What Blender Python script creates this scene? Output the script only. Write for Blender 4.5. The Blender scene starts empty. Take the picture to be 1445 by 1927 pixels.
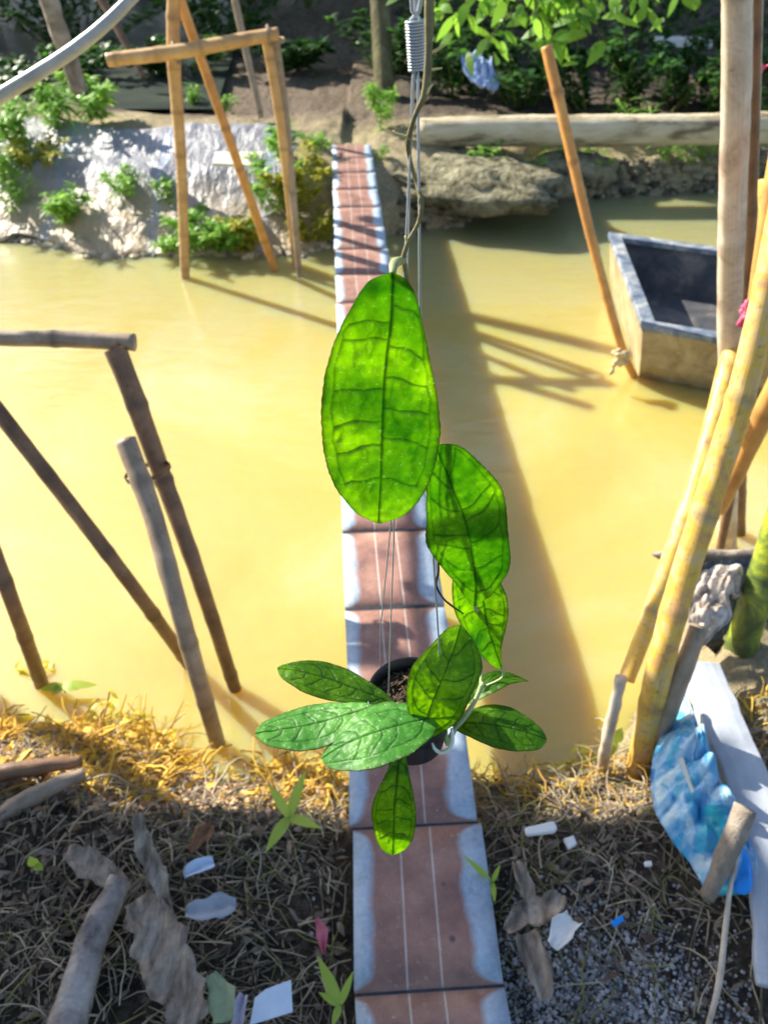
import bpy, math, random
import numpy as np
from mathutils import Vector, Matrix, noise as mnoise
R = random.Random(7)
rad = math.radians
# ------------------------------------------------------------------ camera, sky, sun, exposure
S = bpy.context.scene
PITCH = rad(39.7); FPX = 1500.0; CAM = Vector((0, 0, 1.6))
cd = bpy.data.cameras.new('camera'); co = bpy.data.objects.new('camera', cd); S.collection.objects.link(co)
co.location = CAM; co.rotation_euler = (math.pi/2 - PITCH, 0, 0)
cd.sensor_fit = 'VERTICAL'; cd.sensor_height = 36; cd.sensor_width = 27
cd.lens = FPX/1927*36; cd.clip_start = .02; cd.clip_end = 500
cd.dof.use_dof = True; cd.dof.focus_distance = .62; cd.dof.aperture_fstop = 10
S.camera = co
SUN = Vector((-.70, .50, .56)).normalized()          # towards the sun: left, beyond the plant
w = bpy.data.worlds.new('World'); S.world = w; w.use_nodes = True
nt = w.node_tree; bg = nt.nodes['Background']; sky = nt.nodes.new('ShaderNodeTexSky')
sky.sky_type = 'NISHITA'; sky.sun_disc = False
sky.sun_elevation = math.asin(SUN.z); sky.sun_rotation = math.atan2(SUN.x, SUN.y)
nt.links.new(sky.outputs[0], bg.inputs[0]); bg.inputs[1].default_value = .10
sl = bpy.data.lights.new('sun', 'SUN'); so = bpy.data.objects.new('sun', sl); S.collection.objects.link(so)
sl.energy = 5.0; sl.angle = rad(.5); sl.color = (1, .93, .80)
so.rotation_euler = SUN.to_track_quat('Z', 'Y').to_euler()
S.view_settings.view_transform = 'Standard'; S.view_settings.look = 'None'
S.view_settings.exposure = 1.28; S.view_settings.gamma = 1
S.cycles.max_bounces = 8; S.cycles.transparent_max_bounces = 16; S.cycles.use_denoising = True

# ------------------------------------------------------------------ projection helpers (pixel of the 1445x1927 photo -> real point)
FW = Vector((0, math.cos(PITCH), -math.sin(PITCH))); UP = Vector((0, math.sin(PITCH), math.cos(PITCH))); RT = Vector((1, 0, 0))
def ray(px, py): return FW*FPX + RT*(px-722.5) + UP*(963.5-py)
def at(px, py, Y=None, z=None):
    d = ray(px, py)
    t = (Y/d.y) if Y is not None else ((z-CAM.z)/d.z)
    return CAM + d*t
def depth(p): return (Vector(p)-CAM).dot(FW)
def mm(px, p): return px*depth(p)/FPX                  # a width in pixels at point p -> metres

# ------------------------------------------------------------------ material helpers
def lin(r, g, b):
    f = lambda c: (c/255/12.92) if c/255 <= .04045 else ((c/255+.055)/1.055)**2.4
    return (f(r), f(g), f(b), 1)
class M:
    def __init__(s, name):
        s.m = bpy.data.materials.new(name); s.m.use_nodes = True; s.t = s.m.node_tree
        s.b = s.t.nodes['Principled BSDF']; s.out = s.t.nodes['Material Output']
    def n(s, typ, **k):
        x = s.t.nodes.new(typ)
        for a, v in k.items():
            if a.startswith('i_'): x.inputs[a[2:].replace('_', ' ')].default_value = v
            else: setattr(x, a, v)
        return x
    def l(s, a, b): s.t.links.new(a, b)
    def coord(s, kind='Object', scale=(1, 1, 1)):
        c = s.n('ShaderNodeTexCoord'); mp = s.n('ShaderNodeMapping'); mp.inputs['Scale'].default_value = scale
        s.l(c.outputs[kind], mp.inputs[0]); return mp.outputs[0]
    def noise(s, vec, scale, detail=5, rough=.6, dist=0):
        x = s.n('ShaderNodeTexNoise'); x.inputs['Scale'].default_value = scale; x.inputs['Detail'].default_value = detail
        x.inputs['Roughness'].default_value = rough; x.inputs['Distortion'].default_value = dist
        s.l(vec, x.inputs['Vector']); return x.outputs['Fac']
    def ramp(s, fac, stops):
        x = s.n('ShaderNodeValToRGB'); e = x.color_ramp.elements
        while len(e) < len(stops): e.new(.5)
        for q, (p, c) in zip(e, stops): q.position = p; q.color = c if len(c) == 4 else (*c, 1)
        s.l(fac, x.inputs[0]); return x.outputs[0]
    def mix(s, fac, a, b, mode='MIX'):
        x = s.n('ShaderNodeMix', data_type='RGBA', blend_type=mode)
        for v, i in ((fac, 0), (a, 6), (b, 7)):
            if isinstance(v, (int, float)): x.inputs[i].default_value = v
            elif isinstance(v, tuple): x.inputs[i].default_value = v
            else: s.l(v, x.inputs[i])
        return x.outputs[2]
    def math(s, op, a, b=0., c=0.):
        x = s.n('ShaderNodeMath', operation=op)
        for i, v in enumerate((a, b, c)):
            if isinstance(v, (int, float)): x.inputs[i].default_value = v
            else: s.l(v, x.inputs[i])
        return x.outputs[0]
    def bump(s, h, strength=.4, dist=.01):
        x = s.n('ShaderNodeBump'); x.inputs['Strength'].default_value = strength; x.inputs['Distance'].default_value = dist
        s.l(h, x.inputs['Height']); s.l(x.outputs[0], s.b.inputs['Normal']); return x.outputs[0]
    def base(s, c, rough=.6, spec=.4):
        if isinstance(c, tuple): s.b.inputs['Base Color'].default_value = c
        else: s.l(c, s.b.inputs['Base Color'])
        if isinstance(rough, (int, float)): s.b.inputs['Roughness'].default_value = rough
        else: s.l(rough, s.b.inputs['Roughness'])
        s.b.inputs['Specular IOR Level'].default_value = spec
    def attr(s, name, out='Color'):
        return s.n('ShaderNodeAttribute', attribute_name=name).outputs[out]
def mottled(name, stops, scale=8, rough=.7, bump=.4, bd=.006, stretch=(1, 1, 1), spec=.3, fine=60):
    m = M(name); v = m.coord('Object', stretch); n = m.noise(v, scale, 7, .65, .4)
    m.base(m.ramp(n, stops), rough, spec); m.bump(m.noise(v, fine, 5), bump, bd); return m.m
def leafy(name, c1, c2, t, tf=.45, rough=.42, scale=9):      # foliage that lets light through
    m = M(name); v = m.coord('Object'); n = m.noise(v, scale, 3)
    a = m.attr('tone', 'Fac'); k = m.math('ADD', m.math('MULTIPLY', n, .5), m.math('MULTIPLY', a, .5))
    col = m.ramp(k, [(.25, c1), (.75, c2)]); m.base(col, rough, .4)
    tr = m.n('ShaderNodeBsdfTranslucent'); m.l(m.mix(.5, col, t, 'ADD'), tr.inputs[0]) if False else None
    tr.inputs[0].default_value = t
    mx = m.n('ShaderNodeMixShader'); mx.inputs[0].default_value = tf
    m.l(m.b.outputs[0], mx.inputs[1]); m.l(tr.outputs[0], mx.inputs[2]); m.l(mx.outputs[0], m.out.inputs[0]); return m.m
def bamboo(name, stops, nodec, rough=.45, dirt=.5):
    m = M(name); v = m.coord('Object'); a = m.attr('node', 'Fac'); al = m.attr('along', 'Fac')
    big = m.noise(v, 9, 6, .7, .6); c = m.ramp(big, stops)
    st = m.n('ShaderNodeCombineXYZ'); m.l(m.attr('around', 'Fac'), st.inputs[0]); m.l(al, st.inputs[1])
    ms = m.n('ShaderNodeMapping'); ms.inputs['Scale'].default_value = (30, 1.5, 1); m.l(st.outputs[0], ms.inputs[0])
    streak = m.noise(ms.outputs[0], 3, 4, .6)
    c = m.mix(m.math('MULTIPLY', m.ramp(streak, [(.42, (0, 0, 0)), (.7, (1, 1, 1))]), .35*dirt), c, nodec)
    sp = m.noise(v, 55, 5, .75); c = m.mix(m.math('MULTIPLY', m.ramp(sp, [(.55, (0, 0, 0)), (.68, (1, 1, 1))]), .5*dirt), c, nodec)
    c = m.mix(m.math('MULTIPLY', a, .6), c, nodec); m.base(c, rough, .45)
    m.bump(m.math('ADD', streak, m.noise(v, 120, 3)), .25, .002); return m.m

# ------------------------------------------------------------------ mesh helpers
class MB:
    def __init__(s): s.v = []; s.f = []; s.a = {}; s.uv = None
    def add(s, verts, faces, **attrs):
        o = len(s.v); s.v += [tuple(q) for q in verts]; s.f += [tuple(i+o for i in q) for q in faces]
        for k in set(s.a) | set(attrs):
            lst = s.a.setdefault(k, []); lst += [0.]*(o-len(lst))
            val = attrs.get(k, 0.); lst += list(val) if hasattr(val, '__len__') else [val]*len(verts)
        return o
    def build(s, name, mat, parent=None, smooth=True, bevel=0, sub=0, solid=0):
        me = bpy.data.meshes.new(name); me.from_pydata(s.v, [], s.f); me.update()
        if mat: me.materials.append(mat)
        for k, lst in s.a.items():
            lst += [0.]*(len(s.v)-len(lst)); at_ = me.attributes.new(k, 'FLOAT', 'POINT'); at_.data.foreach_set('value', lst)
        if smooth: me.polygons.foreach_set('use_smooth', [True]*len(me.polygons))
        o = bpy.data.objects.new(name, me); S.collection.objects.link(o)
        if parent: o.parent = parent
        if solid: q = o.modifiers.new('s', 'SOLIDIFY'); q.thickness = solid
        if bevel: q = o.modifiers.new('b', 'BEVEL'); q.width = bevel; q.segments = 2
        if sub: q = o.modifiers.new('u', 'SUBSURF'); q.levels = sub; q.render_levels = sub
        return o
def tag(o, label=None, cat=None, group=None, kind=None):
    for k, v in (('label', label), ('category', cat), ('group', group), ('kind', kind)):
        if v: o[k] = v
    return o
def thing(name, label, cat, loc=(0, 0, 0), group=None):
    o = bpy.data.objects.new(name, None); S.collection.objects.link(o); o.location = loc; o.empty_display_size = .05
    return tag(o, label, cat, group)
def smooth_path(pts, rs, step):
    pts = [Vector(p) for p in pts]; out = []; ro = []; L = 0; ls = [0]
    n = len(pts)
    for i in range(n-1):
        p0 = pts[max(i-1, 0)]; p1 = pts[i]; p2 = pts[i+1]; p3 = pts[min(i+2, n-1)]
        k = max(1, int((p2-p1).length/step))
        for j in range(k):
            t = j/k
            q = .5*((2*p1)+(p2-p0)*t+(2*p0-5*p1+4*p2-p3)*t*t+(3*p1-p0-3*p2+p3)*t**3)
            out.append(q); ro.append(rs[i]*(1-t)+rs[i+1]*t)
    out.append(pts[-1]); ro.append(rs[-1])
    return out, ro
def tube(mb, pts, rs, seg=10, cap=True, step=None, nodes=0, nodeamp=.12, jag=0, lump=0, **extra):
    if not hasattr(rs, '__len__'): rs = [rs]*len(pts)
    pts, rs = smooth_path(pts, rs, step) if step else ([Vector(p) for p in pts], list(rs))
    L = [0]
    for a, b in zip(pts, pts[1:]): L.append(L[-1]+(b-a).length)
    t0 = (pts[1]-pts[0]).normalized(); u = t0.orthogonal().normalized()
    V = []; F = []; nd = []; al = []; ar = []
    ph = R.random()*max(nodes, .01)
    for i, p in enumerate(pts):
        t = (pts[min(i+1, len(pts)-1)]-pts[max(i-1, 0)]).normalized()
        u = (u-t*u.dot(t)).normalized(); v = t.cross(u); k = 0.
        if nodes:
            m_ = ((L[i]+ph) % nodes); dd = min(m_, nodes-m_); k = math.exp(-(dd/.010)**2)
        r = rs[i]*(1+nodeamp*k)
        for j in range(seg):
            a = 2*math.pi*j/seg; q = p+(u*math.cos(a)+v*math.sin(a))*r*(1+(R.uniform(-jag, jag) if jag else 0)+(lump*(mnoise.noise(Vector((math.cos(a)*1.3, math.sin(a)*1.3, L[i]/(r*2.2)+ph)))+.5*mnoise.noise(Vector((math.cos(a)*3, math.sin(a)*3, L[i]/r+ph)))) if lump else 0))
            V.append(q); nd.append(k); al.append(L[i]); ar.append(abs(j/seg-.5))
    for i in range(len(pts)-1):
        for j in range(seg):
            a = i*seg+j; b = i*seg+(j+1) % seg; F.append((a, b, b+seg, a+seg))
    if cap:
        F.append(tuple(range(seg))[::-1]); F.append(tuple(range((len(pts)-1)*seg, len(pts)*seg)))
    mb.add(V, F, node=nd, along=al, around=ar, **extra)
def box(mb, c, sx, sy, sz, rot=None):
    c = Vector(c); V = []
    for x in (-1, 1):
        for y in (-1, 1):
            for z in (-1, 1):
                q = Vector((x*sx/2, y*sy/2, z*sz/2)); V.append(c+(rot @ q if rot else q))
    mb.add(V, [(0, 1, 3, 2), (4, 6, 7, 5), (0, 4, 5, 1), (2, 3, 7, 6), (0, 2, 6, 4), (1, 5, 7, 3)])
def nz(x, y, s=1., o=0.): return mnoise.noise(Vector((x*s+o, y*s-o, o*.37)))
def fb(x, y, s=1., o=0.): return nz(x, y, s, o)+.5*nz(x, y, s*2.1, o+3)+.25*nz(x, y, s*4.3, o+9)
def lerpt(x, tab):
    if x <= tab[0][0]: return tab[0][1]
    for (a, p), (b, q) in zip(tab, tab[1:]):
        if x <= b:
            t = (x-a)/(b-a); t = t*t*(3-2*t); return p+(q-p)*t
    return tab[-1][1]

# ------------------------------------------------------------------ ground and water
ZW = -.40
NEAR = [(-3, 1.75), (-1.0, 1.42), (-.5, 1.24), (.0, 1.22), (.55, 1.22), (.8, 1.5), (1.05, 1.95), (2, 2.2)]
FAR = [(-4, 5.6), (-2.4, 5.25), (-1.7, 5.02), (-.6, 5.05), (-.2, 5.25), (.3, 5.45), (.8, 5.75), (1.3, 6.1), (3, 6.3)]
def gz(x, y):
    ne = lerpt(x, NEAR)+.07*fb(x, y, 2.3); fe = lerpt(x, FAR)+.05*fb(x, y, 2.)
    if y < (ne+fe)/2:
        d = ne-y
        z = lerpt(d, [(-1.5, -.95), (-.25, -.6), (0, -.40), (.12, -.22), (.35, -.09), (.8, -.07)])
        if d > -.1: z += .018*fb(x, y, 5)+.012*fb(x, y, 14, 5)+.005*fb(x, y, 42, 5)
        z -= .03*math.exp(-((x-.09)/.16)**2)
    else:
        d = y-fe
        if x < -.3:
            z = lerpt(d, [(-1.5, -.95), (-.1, -.5), (0, -.40), (.22, -.27), (.65, -.06), (1.1, .05), (1.5, .06), (2.1, -.06), (4, -.05)])
        else:
            z = lerpt(d, [(-1.5, -.95), (-.12, -.6), (-.02, -.43), (.07, -.20), (.45, -.06), (.9, .0), (4, .0)])
        if x > -.45 and x < -.1:
            pass
        if d > -.1: z += .03*fb(x, y, 2.)+.018*fb(x, y, 7, 2)+.008*fb(x, y, 19, 2)
    return z
def ground_mesh():
    xs = np.concatenate([np.array([-70, -40, -22, -13, -9, -7, -6]), np.arange(-5, -1.3, .07), np.arange(-1.3, 1.5, .015), np.arange(1.5, 5, .07), np.array([5.5, 6.5, 8, 11, 17, 30, 50, 75])])
    ys = np.concatenate([np.array([-60, -30, -14, -7, -4, -2.5, -1.6, -1, -.6, -.3]), np.arange(-.1, 1.5, .015), np.arange(1.5, 4.9, .12), np.arange(4.9, 6.9, .035), np.arange(6.9, 12, .12), np.array([12.5, 13.5, 15, 18, 24, 34, 50, 80, 140])])
    V = []
    for y in ys:
        for x in xs:
            V.append((x, y, gz(float(x), float(y))))
    nx = len(xs); F = [(j*nx+i, j*nx+i+1, (j+1)*nx+i+1, (j+1)*nx+i) for j in range(len(ys)-1) for i in range(nx-1)]
    mb = MB(); mb.add(V, F); return mb
m = M('soil'); v = m.coord('Object')
n1 = m.noise(v, 2.2, 8, .7, .5); n2 = m.noise(v, 34, 7, .75); n3 = m.noise(v, 130, 4, .7)
c = m.ramp(n1, [(.3, (.035, .026, .020)), (.5, (.075, .055, .040)), (.7, (.15, .11, .075))])
c2 = m.ramp(n2, [(.38, (.008, .007, .008)), (.52, (.08, .064, .05)), (.72, (.30, .24, .17))])
c = m.mix(.6, c, c2)
sep = m.n('ShaderNodeSeparateXYZ'); m.l(v, sep.inputs[0])
# drier clay along the sunny water edge and on the far bank
cl = m.mix(m.ramp(sep.outputs[1], [(0, (0, 0, 0)), (1, (1, 1, 1))]), m.ramp(n2, [(.3, (.26, .16, .08)), (.7, (.52, .36, .20))]), m.ramp(n2, [(.3, (.20, .16, .085)), (.7, (.50, .42, .26))]))
edge = m.math('MULTIPLY', m.ramp(m.math('ADD', sep.outputs[1], m.math('MULTIPLY', n1, .3)), [(0, (0, 0, 0)), (.0, (0, 0, 0))]), 1)
mr = m.n('ShaderNodeMapRange'); m.l(m.math('ADD', sep.outputs[1], m.math('MULTIPLY', n1, .35)), mr.inputs[0])
mr.inputs[1].default_value = 1.12; mr.inputs[2].default_value = 1.28
mr2 = m.n('ShaderNodeMapRange'); m.l(m.math('ADD', sep.outputs[1], m.math('MULTIPLY', n1, .6)), mr2.inputs[0])
mr2.inputs[1].default_value = 6.75; mr2.inputs[2].default_value = 7.15; mr2.inputs[3].default_value = 1; mr2.inputs[4].default_value = 0  # clay stops beyond the far bank; darker soil there paints in deeper shade
c = m.mix(m.math('MULTIPLY', mr.outputs[0], mr2.outputs[0]), c, cl)
px_ = m.math('ABSOLUTE', m.math('ADD', m.math('ADD', sep.outputs[0], .75), m.math('MULTIPLY', m.math('SUBTRACT', n1, .5), 1.2)))
pm = m.n('ShaderNodeMapRange'); m.l(px_, pm.inputs[0]); pm.inputs[1].default_value = .7; pm.inputs[2].default_value = 1.1; pm.inputs[3].default_value = 1; pm.inputs[4].default_value = 0
py_ = m.n('ShaderNodeMapRange'); m.l(sep.outputs[1], py_.inputs[0]); py_.inputs[1].default_value = 6.2; py_.inputs[2].default_value = 6.6
c = m.mix(m.math('MULTIPLY', m.math('MULTIPLY', pm.outputs[0], py_.outputs[0]), .8), c, m.ramp(n2, [(.35, (.05, .038, .028)), (.7, (.34, .26, .18))]))
m.base(c, .9, .25); m.bump(m.math('ADD', n2, m.math('MULTIPLY', n3, .5)), .9, .02)
ground = tag(ground_mesh().build('ground', m.m), kind='structure')
# murky yellow pond
m = M('murky_water'); v = m.coord('Object')
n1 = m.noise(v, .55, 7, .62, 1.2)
sy_ = m.n('ShaderNodeSeparateXYZ'); m.l(v, sy_.inputs[0]); my_ = m.n('ShaderNodeMapRange'); m.l(m.math('ADD', sy_.outputs[1], m.math('MULTIPLY', n1, 1.)), my_.inputs[0]); my_.inputs[1].default_value = 3.7; my_.inputs[2].default_value = 6.0  # turns darker olive far out: reflection of dark trees painted into the colour
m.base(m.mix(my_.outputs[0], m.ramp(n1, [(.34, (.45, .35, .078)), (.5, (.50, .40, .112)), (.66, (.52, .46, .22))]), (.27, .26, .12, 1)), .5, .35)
m.b.inputs['Coat Weight'].default_value = 1; m.b.inputs['Coat Roughness'].default_value = .03; m.b.inputs['Coat IOR'].default_value = 1.6
m.b.inputs['IOR'].default_value = 1.33
m.b.inputs['Subsurface Weight'].default_value = 1
m.b.inputs['Subsurface Radius'].default_value = (1., .60, .05); m.b.inputs['Subsurface Scale'].default_value = .42
v2 = m.coord('Object', (1, 2.2, 1)); m.bump(m.math('ADD', m.noise(v2, 5, 4, .5, .5), m.math('MULTIPLY', m.noise(v2, 26, 3), .25)), .22, .03); m.l(m.b.inputs['Normal'].links[0].from_socket, m.b.inputs['Coat Normal'])
bn = m.b.inputs['Normal'].links[0]; m.t.links.remove(bn)
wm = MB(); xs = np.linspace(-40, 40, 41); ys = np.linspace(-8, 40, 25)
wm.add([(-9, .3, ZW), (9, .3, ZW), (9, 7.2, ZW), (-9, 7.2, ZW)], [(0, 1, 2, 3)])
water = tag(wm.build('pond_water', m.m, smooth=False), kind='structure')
# dark shaded pond behind the sheet-covered mound
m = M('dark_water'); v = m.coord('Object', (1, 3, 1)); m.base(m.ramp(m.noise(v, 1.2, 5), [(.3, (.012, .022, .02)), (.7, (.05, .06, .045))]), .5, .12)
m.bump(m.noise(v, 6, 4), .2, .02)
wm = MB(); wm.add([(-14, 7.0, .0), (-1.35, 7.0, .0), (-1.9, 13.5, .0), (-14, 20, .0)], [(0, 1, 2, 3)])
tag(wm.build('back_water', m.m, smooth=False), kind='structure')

# ------------------------------------------------------------------ walkway
m = M('terracotta_tile'); uv = m.n('ShaderNodeUVMap'); s2 = m.n('ShaderNodeSeparateXYZ'); m.l(uv.outputs[0], s2.inputs[0])
U, Vv = s2.outputs[0], s2.outputs[1]
oi = m.n('ShaderNodeObjectInfo'); v = m.coord('Object')
va = m.n('ShaderNodeVectorMath', operation='ADD'); m.l(v, va.inputs[0])
cx = m.n('ShaderNodeCombineXYZ'); m.l(m.math('MULTIPLY', oi.outputs['Random'], 37.), cx.inputs[0]); m.l(cx.outputs[0], va.inputs[1]); v = va.outputs[0]
n1 = m.noise(v, 9, 6, .65); n2 = m.noise(v, 90, 5, .7); n3 = m.noise(v, 3.5, 3)
au = m.math('ABSOLUTE', U); av = m.math('ABSOLUTE', Vv)
side = m.math('MULTIPLY', m.math('SIGN', U), -.06)
thr = m.math('ADD', m.math('ADD', .65, m.math('MULTIPLY', m.math('POWER', av, 12.), .34)), m.math('MULTIPLY', m.math('SUBTRACT', n1, .5), .30))
thr = m.math('ADD', thr, side); thr = m.math('ADD', thr, m.math('MULTIPLY', m.math('SUBTRACT', n3, .5), .3))
mr = m.n('ShaderNodeMapRange'); m.l(m.math('SUBTRACT', au, thr), mr.inputs[0]); mr.inputs[1].default_value = -.03; mr.inputs[2].default_value = .09
terra = m.ramp(n1, [(.3, (.16, .085, .075)), (.5, (.29, .15, .115)), (.75, (.44, .26, .20))])
terra = m.mix(m.math('MULTIPLY', m.ramp(n2, [(.6, (0, 0, 0)), (.72, (1, 1, 1))]), .6), terra, (.62, .52, .46, 1))
glaze = m.ramp(m.math('ADD', m.math('MULTIPLY', n1, .6), m.math('MULTIPLY', n2, .4)), [(.35, (.24, .33, .44)), (.62, (.47, .56, .66))])
c = m.mix(mr.outputs[0], terra, glaze)
g1 = m.math('ABSOLUTE', m.math('SUBTRACT', m.math('ABSOLUTE', m.math('ADD', U, .05)), .235))
gr = m.ramp(g1, [(0, (1, 1, 1)), (.022, (0, 0, 0))]); c = m.mix(m.math('MULTIPLY', gr, m.math('ADD', .35, m.math('MULTIPLY', n1, .7))), c, (.66, .60, .57, 1))
spot = m.n('ShaderNodeTexVoronoi'); spot.inputs['Scale'].default_value = 9; m.l(v, spot.inputs['Vector'])
sp = m.ramp(spot.outputs['Distance'], [(.055, (1, 1, 1)), (.085, (0, 0, 0))])
gs = m.n('ShaderNodeSeparateXYZ'); m.l(spot.outputs['Color'], gs.inputs[0]); sp = m.math('MULTIPLY', sp, m.math('GREATER_THAN', gs.outputs[0], .55))
c = m.mix(m.math('MULTIPLY', sp, .75), c, (.06, .035, .05, 1))
gm = m.noise(v, 22, 6, .75); c = m.mix(m.math('MULTIPLY', m.ramp(gm, [(.5, (0, 0, 0)), (.75, (1, 1, 1))]), .45), c, (.13, .10, .095, 1))
ed = m.ramp(av, [(.955, (0, 0, 0)), (1, (1, 1, 1))]); c = m.mix(m.math('MULTIPLY', ed, .5), c, (.16, .12, .12, 1))
m.base(c, m.math('ADD', .38, m.math('MULTIPLY', n1, .3)), .45)
m.bump(m.math('SUBTRACT', m.math('ADD', m.math('MULTIPLY', n2, .4), n1), m.math('MULTIPLY', gr, 1.)), .35, .004)
TILE = m.m
CEM = mottled('weathered_cement', [(.3, (.22, .23, .24)), (.7, (.5, .51, .52))], 7, .8)
GROUT = mottled('dark_joint', [(.3, (.02, .025, .035)), (.7, (.06, .06, .07))], 20, .95)
yaw = math.atan2(113.5, 1948.)
wd = Vector((-math.sin(yaw), math.cos(yaw), 0)); wr = Vector((wd.y, -wd.x, 0)); w0 = Vector((.1185, 0, 0)); HW = .137
walk = thing('tiled_walkway', 'narrow walkway of terracotta tiles with pale edges crossing the yellow pond', 'walkway', (0, 0, 0))
def wpt(l, t, z): return w0+wr*l+wd*t+Vector((0, 0, z))
mb = MB()
segs = 40; V = []
for i in range(segs+1):
    t = -.9+6.75*i/segs
    for l, z in ((-HW+.004, -.015), (HW-.004, -.015), (HW-.004, -.062), (-HW+.004, -.062)): V.append(wpt(l, t, z))
F = [(i*4+a, i*4+(a+1) % 4, i*4+4+(a+1) % 4, i*4+4+a) for i in range(segs) for a in range(4)]+[(0, 1, 2, 3), tuple(range(segs*4, segs*4+4))]
mb.add(V, F); mb.build('slab', CEM, walk, smooth=False)
mb = MB()
def wt(y, px=None): return y
k = 0
tx = .563-.32*5
while tx+.32*k < 5.8:
    t0 = tx+.32*k+.003; t1 = t0+.314; mbt = MB()
    nu, nv = 9, 5; V = []; UVs = []
    jz = R.uniform(-.0015, .0015); jx = R.uniform(-.0015, .0015); jr = R.uniform(-.004, .004)
    for j in range(nv+1):
        for i in range(nu+1):
            uu = -1+2*i/nu; vv = -1+2*j/nv
            V.append(wpt(uu*HW+jx+jr*vv, (t0+t1)/2+vv*(t1-t0)/2, jz-.0015*(abs(vv)**8))); UVs.append((uu, vv))
    F = [(j*(nu+1)+i, j*(nu+1)+i+1, (j+1)*(nu+1)+i+1, (j+1)*(nu+1)+i) for j in range(nv) for i in range(nu)]
    mbt.add(V, F); o = mbt.build('tile', TILE, walk)
    ul = o.data.uv_layers.new(name='UVMap')
    for lp in o.data.loops: ul.data[lp.index].uv = UVs[lp.vertex_index]
    q = o.modifiers.new('s', 'SOLIDIFY'); q.thickness = .0145; q.offset = -1
    k += 1
for j in range(1, k):
    GR = MB(); t = tx+.32*j; V = [wpt(l, t+d, -.0125) for l, d in ((-HW+.002, -.0075), (HW-.002, -.0075), (HW-.002, .0075), (-HW+.002, .0075))]
    V += [p+Vector((0, 0, .0100)) for p in V]; GR.add(V, [(3, 2, 1, 0), (4, 5, 6, 7), (0, 1, 5, 4), (1, 2, 6, 5), (2, 3, 7, 6), (3, 0, 4, 7)])
    g = GR.build('joint', GROUT, walk, smooth=False)
mb = MB()
for t in (1.9, 3.4, 4.7):
    mb2 = MB()
    for l in (-.09, .09): tube(mb2, [wpt(l, t, -.95), wpt(l, t, -.06)], .028, 8)
    mb2.build('support_post', CEM, walk)

# ------------------------------------------------------------------ plastic sheet over the mound
m = M('plastic_sheet'); v = m.coord('Object'); n1 = m.noise(v, 3, 6, .6, .5); n2 = m.noise(v, 16, 5, .6)
c = m.ramp(n1, [(.3, (.17, .18, .21)), (.52, (.27, .275, .30)), (.75, (.40, .395, .42))])
sx = m.n('ShaderNodeSeparateXYZ'); m.l(v, sx.inputs[0])
mud = m.n('ShaderNodeMapRange'); m.l(m.math('ADD', sx.outputs[2], m.math('MULTIPLY', n1, .22)), mud.inputs[0])
mud.inputs[1].default_value = -.16; mud.inputs[2].default_value = .02; mud.inputs[3].default_value = 1; mud.inputs[4].default_value = 0
c = m.mix(m.math('MULTIPLY', mud.outputs[0], .75), c, (.42, .30, .14, 1))
blue = m.math('PINGPONG', m.math('ADD', sx.outputs[0], m.math('MULTIPLY', n1, .12)), .36)
bl = m.ramp(blue, [(.0, (1, 1, 1)), (.05, (0, 0, 0))]); c = m.mix(m.math('MULTIPLY', m.math('MULTIPLY', bl, n1), .7), c, (.2, .36, .62, 1))
dirt = m.ramp(n2, [(.56, (0, 0, 0)), (.7, (1, 1, 1))]); c = m.mix(m.math('MULTIPLY', dirt, .3), c, (.18, .17, .13, 1))
m.base(c, .42, .5); wv_ = m.noise(m.coord('Object', (1.6, .5, .5)), 6, 5, .6, 1.5); m.bump(m.math('ADD', m.math('MULTIPLY', n2, .5), wv_), .6, .05)
SHEET = m.m
mb = MB(); nx, ny = 150, 60; V = []
for j in range(ny+1):
    for i in range(nx+1):
        x = -3.9+3.5*i/nx; fe = lerpt(x, FAR)+.05*fb(x, 5, 2.); s = j/ny
        y = fe-.04+1.15*s+.12*fb(x, 0, 1.3)*(s)
        y += .05*fb(x, 3, 3.5)*(1-s)**2
        if s < .03: y -= .02
        folds = .028*abs(nz(x*1., y*.25, 5., 3))*(1.2-s)**2+.005*nz(x, y, 9, 2)+.012*nz(x, y, 2.5, 7)-.10*max(0, (x+.95)/.55)**2*(s>.2)
        z = (gz(x, y)*.5 if x < -.7 else gz(x, y)*.5)+.5*lerpt(y-fe, [(-.1, -.43), (0, -.37), (.22, -.25), (.65, -.05), (1.1, .05), (1.5, .06)])+.03+folds
        V.append((x, y, z))
F = [(j*(nx+1)+i, j*(nx+1)+i+1, (j+1)*(nx+1)+i+1, (j+1)*(nx+1)+i) for j in range(ny) for i in range(nx)]
mb.add(V, F); o = mb.build('plastic_sheet', SHEET, solid=.004)
tag(o, 'grey white plastic sheet draped over the mound on the far left bank', 'tarpaulin')

# ------------------------------------------------------------------ materials for things
BT = bamboo('bamboo_tan', [(.25, (.36, .20, .085)), (.55, (.58, .36, .15)), (.8, (.70, .50, .26))], (.20, .11, .05, 1))
BO = bamboo('bamboo_orange', [(.25, (.40, .17, .045)), (.55, (.62, .30, .075)), (.8, (.72, .42, .14))], (.20, .09, .03, 1), dirt=.3)
BY = bamboo('bamboo_yellow', [(.30, (.34, .22, .13)), (.40, (.66, .36, .12)), (.48, (.78, .48, .05)), (.56, (.72, .50, .22)), (.64, (.80, .50, .03)), (.76, (.50, .38, .26))], (.16, .10, .06, 1), dirt=1.2)
BP = bamboo('bamboo_pale', [(.34, (.36, .27, .21)), (.48, (.60, .50, .38)), (.66, (.74, .66, .54))], (.22, .15, .11, 1), dirt=.8)
BG = bamboo('bamboo_grey', [(.25, (.20, .14, .10)), (.5, (.36, .27, .19)), (.8, (.50, .40, .30))], (.08, .055, .04, 1), dirt=1.)
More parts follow.
